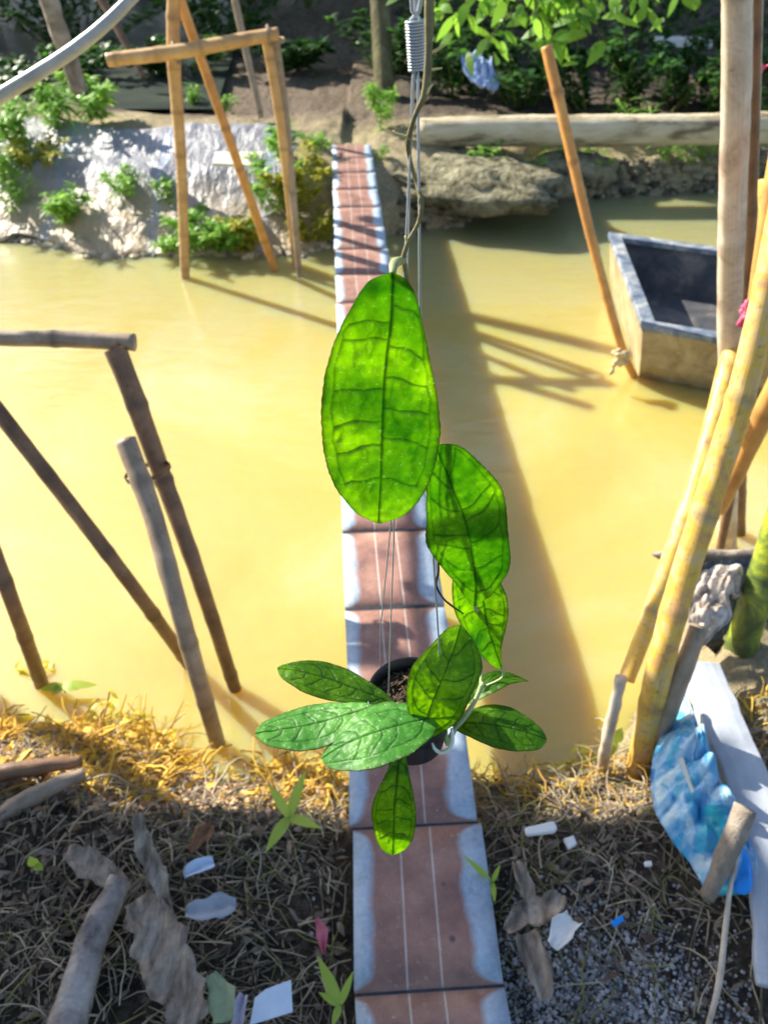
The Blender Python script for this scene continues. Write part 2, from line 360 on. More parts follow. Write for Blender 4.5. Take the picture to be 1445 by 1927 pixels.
BD = bamboo('bamboo_dark', [(.25, (.10, .055, .03)), (.5, (.22, .12, .06)), (.8, (.34, .20, .10))], (.05, .03, .02, 1), dirt=1.)
BGN = bamboo('bamboo_green', [(.38, (.05, .08, .02)), (.5, (.16, .22, .03)), (.62, (.50, .55, .02))], (.08, .10, .04, 1), dirt=1)
WOOD = mottled('weathered_wood', [(.3, (.10, .08, .065)), (.5, (.26, .215, .17)), (.7, (.46, .41, .35))], 7, .85, .8, .01, (1, 1, 1))
DRYLEAF = mottled('dry_leaf', [(.34, (.07, .05, .04)), (.5, (.24, .19, .145)), (.7, (.46, .39, .31))], 34, .75, .9, .006, (1, .35, 1))
WIRE = M('galvanised_wire'); WIRE.base((.42, .47, .52, 1), .38, .5); WIRE.b.inputs['Metallic'].default_value = .55; WIREM = WIRE.m
PVCG = M('grey_pipe'); v = PVCG.coord('Object'); PVCG.base(PVCG.ramp(PVCG.noise(v, 12, 6), [(.3, (.28, .30, .29)), (.7, (.48, .50, .48))]), .35, .6); PVCG = PVCG.m
STYRO = mottled('painted_board', [(.3, (.30, .33, .37)), (.55, (.42, .45, .50)), (.8, (.55, .56, .57))], 6, .6, .3, .004)
def pole(name, label, pts, wpx, mat, group=None, nodes=.22, step=.02, seg=12, cat='bamboo pole', bend=0.004):
    P = []; 
    for q in pts: P.append(at(q[0], q[1], **({'Y': q[2]} if len(q) < 4 else {'z': q[3]})))
    if not hasattr(wpx, '__len__'): wpx = [wpx]*len(P)
    rs = [mm(a, p)/2 for a, p in zip(wpx, P)]
    if len(P) == 2:
        a, b = P; L = (b-a).length; n = 5
        P = [a.lerp(b, i/n)+Vector((R.uniform(-1, 1), R.uniform(-1, 1), 0))*bend*L*(0 if i in (0, n) else 1) for i in range(n+1)]
        rs = [rs[0]+(rs[1]-rs[0])*i/n for i in range(n+1)]
    base = P[0] if P[0].z < P[-1].z else P[-1]
    mb = MB(); tube(mb, [p-base for p in P], rs, seg, step=min(step, .012) if nodes == 0 and cat != 'pipe' else step, nodes=nodes, lump=.22 if nodes == 0 and cat != 'pipe' else .05)
    o = mb.build(name, mat); o.location = base
    return tag(o, label, cat, group)
def band(p, d, r, mat, parent, name='wire_tie', turns=3, th=.0022, seed=0):   # a lashing of thin wire around a joint
    mb = MB(); d = Vector(d).normalized(); u = d.orthogonal().normalized(); v = d.cross(u); pts = []
    for i in range(turns*14+1):
        a = i/14*2*math.pi; pts.append(Vector(p)-(parent.location if parent else Vector())+(u*math.cos(a)+v*math.sin(a))*r+d*(i/14*th*1.6))
    tube(mb, pts, th, 5); o = mb.build(name, mat)
    if parent: o.parent = parent
    return o

# ---- far frame standing in the water
F1 = 4.62
pf = pole('bamboo_pole', 'upright tan bamboo pole crossed by the far rail, foot in the water', [(349, 528, 0, ZW-.02), (341, 300, 4.62), (327, 105, 4.6), (329, -60, 4.58)], [17, 20, 25, 25], BT)
pole('bamboo_pole', 'slanting tan bamboo pole passing under the far rail, middle of the far frame', [(519, 513, 0, ZW-.02), (440, 285, 4.68), (375, 100, 4.72), (338, -5, 4.72), (325, -60, 4.72)], [15, 17, 18, 20, 20], BO)
r = pole('bamboo_rail', 'tan bamboo rail laid across the top of the far frame', [(203, 113, 4.5), (330, 98, 4.52), (440, 78, 4.54), (525, 63, 4.56)], [24, 26, 25, 22], BT, cat='bamboo rail')
band(at(329, 100, 4.55), (1, .05, .1), .052, BG, r, turns=2, th=.003)
pole('bamboo_pole', 'thin tan bamboo pole at the right end of the far rail', [(556, 505, 0, ZW-.02), (532, 260, 4.62), (502, 75, 4.58)], [10, 18, 19], BT)
pole('bamboo_pole', 'brown bamboo pole lashed beside its twin under the end of the far rail', [(564, 524, 0, ZW-.02), (541, 260, 4.66), (516, 70, 4.64)], [11, 17, 20], BG)
pole('timber_post', 'pale grey timber post behind the weeds at far left', [(152, 172, 5.9), (75, -50, 5.9)], [32, 36], WOOD, nodes=0, cat='post')
pole('dead_branch', 'dark bare branch leaning over the shaded back water', [(270, 145, 7.6), (225, 60, 7.8), (175, -30, 8.0)], [9, 14, 17], BD, nodes=.5, cat='branch')
pole('thin_stake', 'thin grey stake leaning behind the far rail', [(492, 222, 6.3), (462, 90, 6.35), (436, -30, 6.4)], [11, 14, 14], BG, cat='stake')
o = pole('metal_pipe', 'smooth grey metal pipe rising across the upper left corner', [(-60, 218, 2.5), (60, 145, 2.5), (160, 78, 2.52), (240, 5, 2.55), (300, -70, 2.6)], [27, 26, 25, 22, 22], PVCG, nodes=0, cat='pipe', seg=20)
band(at(516, 72, Y=4.6), (.05, 0, -1), .05, BG, r, turns=3, th=.004)
band(at(505, 68, Y=4.57), (1, .05, .1), .05, BG, r, turns=2, th=.003)
# boat pole
bp = pole('mooring_pole', 'slim orange bamboo pole slanting down to the corner of the boat', [(1197, 718, 0, ZW-.03), (1165, 640, 3.45), (1110, 440, 3.6), (1070, 270, 3.75), (1028, 88, 3.9)], [14, 16, 19, 21, 22], BO, nodes=.3)
mb = MB(); kp = at(1165, 672, Y=3.36)-bp.location
for i in range(9):
    a = R.uniform(0, 6.28); rr = .035
    pts = [kp+Vector((R.uniform(-1, 1)*rr, R.uniform(-1, .4)*rr, R.uniform(-1, 1)*rr)) for _ in range(4)]
    tube(mb, pts, .009, 6, step=.01)
tube(mb, [kp, kp+Vector((-.02, -.02, -.03)), kp+Vector((-.035, -.02, -.08)), kp+Vector((-.02, -.025, -.06))], .008, 6, step=.01)
ROPE = mottled('rope', [(.3, (.45, .33, .16)), (.7, (.75, .62, .38))], 40, .9)
o = mb.build('rope_knot', ROPE); o.parent = bp
# ---- near left frame
pole('bamboo_rail', 'grey bamboo rail with a cut end at the left edge over the water', [(-160, 628, 1.93), (0, 636, 1.94), (120, 638, 1.95), (254, 645, 1.95)], [30, 30, 32, 32], BG, cat='bamboo rail', seg=18)
l1 = pole('bamboo_pole', 'long dark bamboo pole holding up the cut end of the left rail', [(446, 1302, 0, ZW-.03), (440, 1288, 0, ZW+.02), (372, 1080, 1.62), (300, 880, 1.77), (250, 740, 1.86), (217, 658, 1.92)], [24, 24, 30, 36, 40, 42], BD, seg=16)
l2 = pole('bamboo_pole', 'short bamboo pole with a cut top lashed to the dark leaning pole', [(410, 1400, 0, -.40), (372, 1270, 1.36), (330, 1120, 1.42), (285, 960, 1.56), (236, 828, 1.68)], [30, 33, 36, 38, 40], BG, seg=16)
band(at(226, 648, Y=1.95), (1, .0, .03), .026, BD, l1, turns=3, th=.002)
band(at(277, 884, Y=1.73), (.22, -.25, -1), .062, BD, l2, turns=5, th=.0016)
l3 = pole('bamboo_pole', 'thin brown bamboo brace slanting from the left edge to the lashed pole', [(360, 1256, 0, ZW-.02), (240, 1090, 1.55), (95, 900, 1.7), (-30, 740, 1.85), (-110, 640, 1.95)], [24, 27, 29, 32, 32], BD, seg=14, nodes=.26)
pole('bamboo_pole', 'short bamboo stake standing in weeds at the left edge', [(82, 1296, 0, ZW-.03), (30, 1150, 1.5), (-30, 990, 1.6), (-90, 850, 1.7)], [26, 28, 30, 30], BD, seg=14)
# ---- right group
pole('bamboo_pole', 'thick pale bamboo pole standing tall at the right edge', [(1366, 1040, 2.2), (1372, 760, 2.13), (1372, 600, 2.1), (1378, 380, 2.05), (1385, 150, 2.0), (1387, -60, 1.97)], [34, 40, 44, 50, 54, 56], BP, seg=24, nodes=.62, cat='bamboo pole')
pole('bamboo_pole', 'dark slim bamboo pole right behind the thick pale pole', [(1388, 1035, 2.3), (1396, 760, 2.2), (1407, 500, 2.16), (1414, 250, 2.1), (1421, -60, 2.05)], [24, 24, 26, 26, 26], BD, seg=16)
pole('bamboo_pole', 'thin pale cane between the dark pole and the right edge', [(1398, 700, 2.28), (1418, 400, 2.2), (1430, 0, 2.12), (1431, -60, 2.1)], [10, 10, 11, 11], BP, seg=10)
pole('bamboo_pole', 'big yellow bamboo pole crossing in front of the pale pole', [(1198, 1462, 0, -.20), (1240, 1260, 1.15), (1285, 1090, 1.24), (1335, 930, 1.32), (1392, 750, 1.4), (1440, 560, 1.47), (1475, 380, 1.55)], [42, 50, 51, 52, 52, 54, 54], BY, seg=24, nodes=.24)
pole('bamboo_pole', 'orange yellow bamboo pole with a free lower end over the water', [(1178, 1280, 1.37), (1232, 1135, 1.5), (1285, 985, 1.65), (1330, 840, 1.85), (1362, 720, 2.0), (1405, 560, 2.25), (1445, 340, 2.4)], [30, 34, 36, 36, 38, 38, 38], BY, seg=20, nodes=.25)
pole('bamboo_pole', 'short weathered stump of bamboo leaning beside the yellow pole', [(1212, 1456, 0, -.2), (1262, 1320, 1.13), (1314, 1180, 1.2)], [38, 38, 36], BG, seg=18)
pole('bamboo_pole', 'dark orange bamboo pole slanting away at the right edge', [(1480, 690, 1.9), (1430, 790, 1.9), (1388, 880, 1.9), (1350, 960, 1.9)], [42, 42, 36, 30], BO, seg=16)
pole('pointed_stick', 'pale level stick with a sharp left tip tied across the poles', [(1226, 1042, 1.72), (1262, 1047, 1.72), (1330, 1048, 1.74), (1400, 1044, 1.75), (1470, 1036, 1.76)], [3, 26, 27, 24, 24], WOOD, nodes=0, cat='stick', seg=12)
pole('green_bamboo', 'thick green bamboo stem at the right edge behind the sacks', [(1385, 1245, 1.45), (1405, 1180, 1.47), (1440, 1070, 1.52), (1475, 960, 1.56)], [52, 58, 58, 58], BGN, seg=22, nodes=.17)
pole('short_stake', 'short weathered stake standing at the water edge by the yellow pole', [(1128, 1470, 0, -.3), (1143, 1390, 1.14), (1168, 1275, 1.17)], [20, 23, 22], BP, nodes=0, cat='stake', seg=12)
pole('bamboo_pole', 'thin dark cane crossing behind the pale pole down to the pointed stick', [(1352, 1042, 1.95), (1385, 880, 1.98), (1432, 640, 2.02), (1470, 450, 2.05)], [16, 17, 18, 18], BD, seg=12)
pole('bamboo_pole', 'orange bamboo pole in the upper part of the right edge beside the yellow one', [(1408, 700, 1.75), (1424, 560, 1.8), (1446, 400, 1.85), (1470, 250, 1.9)], [30, 32, 34, 34], BO, seg=16)
pole('dry_stalk', 'short broken cane lying against the green stem at the right edge', [(1398, 1262, 1.4), (1425, 1244, 1.42), (1480, 1252, 1.42)], [9, 12, 12], BP, nodes=.09, cat='stalk', seg=8)
# pink ribbons
RIB = M('pink_ribbon'); RIB.base((.85, .10, .22, 1), .6); RIB = RIB.m
mb = MB(); c0 = at(1404, 590, Y=1.62)
for i in range(10): tube(mb, [Vector((R.uniform(-.015, .015), R.uniform(-.01, .01), R.uniform(-.03, .03))) for _ in range(3)], .006, 5, step=.01)
o = mb.build('pink_ribbon', RIB); o.location = c0; tag(o, 'bright pink ribbon knotted behind the big yellow bamboo', 'ribbon')
mb = MB(); c0 = at(1440, 125, Y=2.15)
for i in range(8):
    a = R.uniform(0, 6.28); tube(mb, [Vector((0, 0, 0)), Vector((math.cos(a)*.03, 0, math.sin(a)*.03)), Vector((math.cos(a+.5)*.05, .01, math.sin(a+.5)*.05))], .0022, 4, step=.01)
o = mb.build('pink_twine', RIB); o.location = c0; tag(o, 'loose pink twine at the upper right edge', 'twine')

# ------------------------------------------------------------------ boat
BW = mottled('boat_wood', [(.3, (.20, .15, .08)), (.5, (.36, .28, .15)), (.75, (.50, .42, .26))], 9, .8, .7, .008, (1, 1, 1))
BR = mottled('boat_rim_paint', [(.38, (.07, .10, .16)), (.52, (.20, .23, .27)), (.68, (.48, .46, .43))], 9, .6, .5, .004)
BI = mottled('boat_inside', [(.3, (.035, .042, .055)), (.5, (.09, .09, .095)), (.68, (.26, .21, .18))], 5, .5, .4, .006, (1, 1, 1))
cF = at(1214, 616, z=-.10); cB = at(1150, 444, z=-.10)
ex = (at(1345, 638, z=-.10)-cF); ex.z = 0; ex.normalize(); LEN = 3.2
boat = thing('wooden_boat', 'flat wooden boat with blue grey rims moored in the pond', 'boat', (cF.x, cF.y, ZW))
O = boat.location
ey = (cB-cF); ey.z = 0; wb = ey.length; ey.normalize()
b0 = at(1195, 696, z=ZW-.02)
def bx(u, v, z): # u along, v across from the near rim corner
    return cF+ex*u+ey*v+Vector((0, 0, z+.10))-O
mb = MB(); th = .035; ZB = ZW-.03
outer_t = [(0, 0), (LEN, 0), (LEN, wb), (0, wb)]
def loop(off, z): return [bx(off, off, z), bx(LEN-off, off, z), bx(LEN-off, wb-off, z), bx(off, wb-off, z)]
top = loop(0, -.10); mid = loop(.03, -.30); bot = [bx(.06, .12, ZB), bx(LEN-.06, .12, ZB), bx(LEN-.06, wb-.12, ZB), bx(.06, wb-.12, ZB)]; it = loop(th, -.10); ib = loop(.09, -.35)
# outer hull
V = top+mid+bot; F = [(i, (i+1) % 4, 4+(i+1) % 4, 4+i) for i in range(4)]+[(4+i, 4+(i+1) % 4, 8+(i+1) % 4, 8+i) for i in range(4)]+[(8, 9, 10, 11)]
mb.add(V, F); mb.build('hull', BW, boat, smooth=False, solid=.012)
mb = MB(); V = loop(.02, -.115)+ib; F = [((i+1) % 4, i, 4+i, 4+(i+1) % 4) for i in range(4)]+[(4, 5, 6, 7)]
mb.add(V, F); mb.build('inside_lining', BI, boat, smooth=False, solid=.006)
mb = MB(); o1 = loop(-.018, -.115); o2 = loop(.05, -.115); o3 = loop(.05, -.083); o4 = loop(-.018, -.083)
V = o1+o2+o3+o4
F = []
for a, b in ((0, 4), (4, 8), (8, 12), (12, 0)): F += [(a+i, a+(i+1) % 4, b+(i+1) % 4, b+i) for i in range(4)]
mb.add(V, F); mb.build('rim', BR, boat, smooth=False, bevel=.005)
mb = MB(); o1 = loop(.035, -.30); o2 = loop(.035, -.275); o3 = loop(.06, -.275); o4 = loop(.065, -.30); V = o1+o2+o3+o4; F = []
for a, b in ((0, 4), (4, 8), (8, 12), (12, 0)): F += [(a+i, a+(i+1) % 4, b+(i+1) % 4, b+i) for i in range(4)]
mb.add(V, F); mb.build('rubbing_strake', BR, boat, smooth=False)
for u in (.8, 1.6):
    if u < 1: continue
    mb = MB(); V = [bx(u-.02, .03, -.16), bx(u+.02, .03, -.16), bx(u+.02, wb-.03, -.16), bx(u-.02, wb-.03, -.16)]
    V += [p-Vector((0, 0, .17)) for p in V]; mb.add(V, [(0, 1, 2, 3), (7, 6, 5, 4), (0, 4, 5, 1), (1, 5, 6, 2), (2, 6, 7, 3), (3, 7, 4, 0)])
    if u > 1: mb.build('thwart', BI, boat, smooth=False)

# ------------------------------------------------------------------ logs, boards on the far bank
LOG = mottled('bleached_log', [(.36, (.20, .15, .09)), (.48, (.58, .49, .32)), (.7, (.76, .68, .50))], 5, .85, .8, .02, (.5, 2, 2))
mb = MB(); a = Vector((.25, 6.14, .05)); b = Vector((5.2, 6.3, .06)); P = [a.lerp(b, i/8)+Vector((0, R.uniform(-.02, .02), R.uniform(-.01, .01))) for i in range(9)]
tube(mb, [p-a for p in P], [.095, .105, .11, .105, .11, .105, .11, .11, .11], 16, step=.06, jag=.03); o = mb.build('fallen_log', LOG); o.location = a
tag(o, 'long bleached log lying along the top of the far right bank', 'log')
# flat slab of cracked mud/board right of the walkway
MUD = mottled('dried_mud', [(.36, (.05, .045, .025)), (.5, (.22, .20, .12)), (.72, (.40, .37, .26))], 9, .9, 1., .06, fine=22)
def rock(name, label, c, sx, sy, sz, mat, rot=0, seed=1, cat='rock', amp=.22, sc=1.6):
    mb = MB(); V = []; F = []; nu, nv = 28, 16
    for j in range(nv+1):
        th_ = math.pi*j/nv
        for i in range(nu):
            ph = 2*math.pi*i/nu; d = Vector((math.sin(th_)*math.cos(ph), math.sin(th_)*math.sin(ph), math.cos(th_)))
            k = 1+amp*mnoise.noise(d*sc+Vector((seed*3.1, 0, 0)))+amp*.5*mnoise.noise(d*sc*2.6+Vector((0, seed*2.3, 0)))
            q = Vector((d.x*sx, d.y*sy, d.z*sz))*k; cr, sr = math.cos(rot), math.sin(rot)
            V.append((q.x*cr-q.y*sr, q.x*sr+q.y*cr, q.z))
    for j in range(nv):
        for i in range(nu): F.append((j*nu+i, (j+1)*nu+i, (j+1)*nu+(i+1) % nu, j*nu+(i+1) % nu))
    mb.add(V, F); o = mb.build(name, mat); o.location = c; return tag(o, label, cat)
rock('mud_boulder', 'broad pale mud boulder overhanging the water just right of the walkway', (.62, 5.74, -.19), .66, .46, .15, MUD, -.25, 3, amp=.34, sc=2.4)
rock('mud_boulder', 'small mossy mud lump between the boulder and the open bank', (1.35, 6.12, -.22), .38, .22, .13, MUD, .1, 5)
mb = MB(); p = [at(408, 312, z=-.02), at(498, 312, z=-.02), at(490, 338, z=-.06), at(404, 334, z=-.06)]
cc = sum(p, Vector())/4; mb.add([q-cc for q in p]+[q-cc+Vector((0, 0, .02)) for q in p], [(3, 2, 1, 0), (4, 5, 6, 7), (0, 1, 5, 4), (1, 2, 6, 5), (2, 3, 7, 6), (3, 0, 4, 7)])
CREAM = mottled('cream_board', [(.3, (.62, .58, .46)), (.7, (.78, .74, .62))], 6, .7)
o = mb.build('wooden_board', CREAM, smooth=False, bevel=.003); o.location = cc+Vector((0, 0, .07)); tag(o, 'small cream board lying on the plastic sheet behind the slanting pole', 'board')
WB = M('white_block'); WB.base((.78, .76, .72, 1), .7); WB = WB.m
for x0, x1, lab in ((1230, 1283, 'left'), (1287, 1336, 'right')):
    mb = MB(); a = at(x0, 84, Y=8.6); b = at(x1, 84, Y=8.6); c = (a+b)/2; box(mb, (0, 0, 0), (b-a).length, .12, .085)
    o = mb.build('white_block', WB, smooth=False, bevel=.008); o.location = c+Vector((0, 0, .02))
    tag(o, lab+' one of two white blocks resting among the dark bushes', 'block', 'white blocks in the bushes')
mb = MB(); c = at(1262, 96, Y=8.7); box(mb, (0, 0, -.12), 1.5, .2, .16); 
o = mb.build('timber_ledge', mottled('dark_timber', [(.3, (.03, .03, .03)), (.7, (.08, .07, .06))], 9), smooth=False); o.location = c+Vector((.05, 0, .02)); tag(o, 'dark timber ledge under the two white blocks in the bushes', 'ledge')

# crumpled cloth/sack builder: outline of real points, bulged and creased
def sack(name, label, pts, h, mat, seed=1, cat='sack', amp=.03, n=36, sc=9, base=None):
    c = sum(pts, Vector())/len(pts); mb = MB(); V = [c+Vector((0, 0, h))]; rings = 16; T = []
    m_ = len(pts); P = []
    for i in range(m_):
        for k in range(6):
            t = k/6; a, b = pts[i], pts[(i+1) % m_]; z0, z3 = pts[i-1], pts[(i+2) % m_]
            P.append(.5*((2*a)+(b-z0)*t+(2*z0-5*a+4*b-z3)*t*t+(3*a-z0-3*b+z3)*t**3))
    N = len(P); V = []
    for r_ in range(rings+1):
        f = r_/rings
        for i, q in enumerate(P):
            p = c.lerp(q, f); k = (1-f**3)
            cre = abs(mnoise.noise(Vector((p.x*sc+seed, p.y*sc, seed*1.7))))+.5*abs(mnoise.noise(Vector((p.x*sc*2.3+seed, p.y*sc*2.3, seed))))
            p = p+Vector((0, 0, h*k+amp*cre*(.3+k)))
            if f == 1: p = p+Vector((0, 0, amp*.2))
            V.append(p-c)
    F = [(r_*N+i, r_*N+(i+1) % N, (r_+1)*N+(i+1) % N, (r_+1)*N+i) for r_ in range(rings) for i in range(N)]
    mb.add(V, F); o = mb.build(name, mat, solid=.002); o.location = c; return tag(o, label, cat)
m = M('printed_blue_plastic'); v = m.coord('Object'); n1 = m.noise(v, 7, 4, .5, 1.5); n2 = m.noise(v, 22, 3, .5, 1)
c = m.ramp(n1, [(.32, (.03, .42, .50)), (.45, (.06, .30, .62)), (.53, (.32, .55, .72)), (.66, (.50, .62, .72))])
c = m.mix(m.ramp(n2, [(.60, (0, 0, 0)), (.68, (1, 1, 1))]), c, (.02, .36, .58, 1)); m.base(c, .32, .6); m.bump(n2, .4, .02); BLUE = m.m
g = lambda x, y, z: at(x, y, z=z)
o = sack('blue_sack', 'crumpled printed blue plastic sack lying beside the white board', [g(1283, 1312, .03), g(1262, 1350, .0), g(1238, 1400, -.02), g(1222, 1450, -.04), g(1224, 1520, -.05), g(1250, 1580, -.06), g(1300, 1645, -.06), g(1330, 1690, -.05), g(1395, 1690, -.03), g(1418, 1640, .02), g(1392, 1560, .04), g(1352, 1480, .05), g(1315, 1390, .05)], .045, BLUE, 4, amp=.075, sc=13)
# print on the sack: a pale arrow-like stroke and small panel
mb = MB(); q = [g(1272, 1440, .05), g(1280, 1436, .05), g(1300, 1500, .05), g(1295, 1503, .05)]
PR = M('cream_print'); PR.base((.78, .74, .58, 1), .5); PR = PR.m
cc = o.location; mb.add([p-cc+Vector((0, 0, .022)) for p in q], [(0, 1, 2, 3)])
pr = mb.build('print_mark', PR, smooth=False, solid=.001); pr.parent = o
m = M('dirty_cloth'); v = m.coord('Object'); c = m.ramp(m.noise(v, 14, 5), [(.35, (.26, .20, .16)), (.5, (.50, .44, .38)), (.7, (.62, .60, .62))]); m.base(c, .8, .2); m.bump(m.noise(v, 60, 4), .6, .008); CLOTH = m.m
TARP = M('black_plastic'); v = TARP.coord('Object'); TARP.base((.012, .017, .024, 1), .35, .5); TARP.bump(TARP.noise(v, 9, 5), .8, .05); TARP = TARP.m
sack('black_sheet', 'crumpled black plastic sheet behind the dirty cloth at right', [at(1310, 1080, Y=1.68), at(1380, 1060, Y=1.72), at(1500, 1065, Y=1.72), at(1540, 1250, Y=1.5), at(1530, 1440, Y=1.28), at(1440, 1400, Y=1.3), at(1400, 1330, Y=1.36), at(1350, 1250, Y=1.46), at(1305, 1200, Y=1.5)], .02, TARP, 8, 'plastic sheet', .06)
sack('dirty_cloth', 'crumpled cream and white rag between the yellow bamboo and the green stem', [at(1302, 1110, Y=1.52), at(1330, 1082, Y=1.55), at(1385, 1078, Y=1.55), at(1392, 1125, Y=1.5), at(1365, 1130, Y=1.46), at(1370, 1170, Y=1.43), at(1345, 1200, Y=1.4), at(1300, 1235, Y=1.36), at(1290, 1180, Y=1.42)], .02, CLOTH, 2, 'rag', .08, sc=22)
# boards at right
def plank(name, label, a, b, width, th_, mat, seed=1, cat='board', tilt=0):
    mb = MB(); d = (b-a); L = d.length; d.normalize(); s = d.cross(Vector((0, 0, 1))).normalized(); u = s.cross(d)
    s = (s*math.cos(tilt)+u*math.sin(tilt)); u = s.cross(d); n = 14; V = []
    for i in range(n+1):
        p = a+d*L*i/n; e = R.uniform(-.003, .003)
        wv = width/2*(1+.04*mnoise.noise(Vector((i*.7, seed, 0))))
        for x, y in ((-1, 0), (-.5, .004), (0, .005), (.5, .004), (1, 0), (1, -1), (-1, -1)):
            V.append(p+s*(x*wv+e)+u*(y if y >= 0 else -th_)-a)
    m_ = 7; F = [(i*m_+j, i*m_+(j+1) % m_, (i+1)*m_+(j+1) % m_, (i+1)*m_+j) for i in range(n) for j in range(m_)]+[tuple(range(m_))[::-1], tuple(range(n*m_, n*m_+m_))]
    mb.add(V, F); o = mb.build(name, mat, smooth=False, bevel=.004); o.location = a; return tag(o, label, cat)
plank('grey_board', 'long pale grey board lying beside the blue sack at the right edge', at(1318, 1246, Y=1.33), at(1480, 1640, z=.03), .105, .03, STYRO, 3, tilt=.08)
plank('pale_board', 'short pale wooden board sticking up in the lower right corner', at(1440, 1560, z=.045), at(1462, 1860, z=.0), .07, .02, STYRO, 5)
pole('wooden_stake', 'broken grey wooden stake leaning across the blue sack', [(1330, 1690, 0, .01), (1365, 1610, 0, .08), (1402, 1520, 0, .15)], [26, 38, 44], WOOD, nodes=0, cat='stake', seg=14)
pole('dry_stalk', 'dry straw coloured stalk rising from the lower right ground to the stake', [(1330, 1935, 0, -.04), (1352, 1850, 0, -.03), (1365, 1740, 0, .0), (1375, 1660, 0, .04), (1400, 1560, 0, .10)], [9, 13, 11, 9, 7], BP, nodes=.09, cat='stalk', seg=8)
sack('blue_scrap', 'bright blue plastic scrap under the stake at the end of the sack', [g(1392, 1600, .05), g(1408, 1612, .05), g(1415, 1665, .04), g(1400, 1685, .03), g(1378, 1668, .03)], .01, (lambda q: (q.base((.01, .25, .75, 1), .35), q.m)[1])(M('bright_blue_plastic')), 5, 'scrap', .012, sc=20)

# ------------------------------------------------------------------ leaf builders
def prof(t, a=.9, b=.9): return (math.sin(math.pi*min(max(t, 0), 1)**a))**b
def interp(tab, t):
    if t <= tab[0][0]: return tab[0][1]
    n = len(tab)
    for i in range(n-1):
        if t <= tab[i+1][0]:
            x0, y0 = tab[i]; x1, y1 = tab[i+1]; s = (t-x0)/(x1-x0)
            m0 = (y1-tab[i-1][1])/(x1-tab[i-1][0]) if i > 0 else (y1-y0)/(x1-x0)*1.3
            m1 = (tab[i+2][1]-y0)/(tab[i+2][0]-x0) if i < n-2 else (y1-y0)/(x1-x0)*1.3
            h = x1-x0
            return max(0, (2*s**3-3*s*s+1)*y0+(s**3-2*s*s+s)*h*m0+(-2*s**3+3*s*s)*y1+(s**3-s*s)*h*m1)
    return tab[-1][1]
def seg_dist(p, a, b):
    ab = (b[0]-a[0], b[1]-a[1]); L = ab[0]**2+ab[1]**2 or 1e-9
    t = max(0, min(1, ((p[0]-a[0])*ab[0]+(p[1]-a[1])*ab[1])/L)); return math.hypot(p[0]-a[0]-ab[0]*t, p[1]-a[1]-ab[1]*t)
HL = []
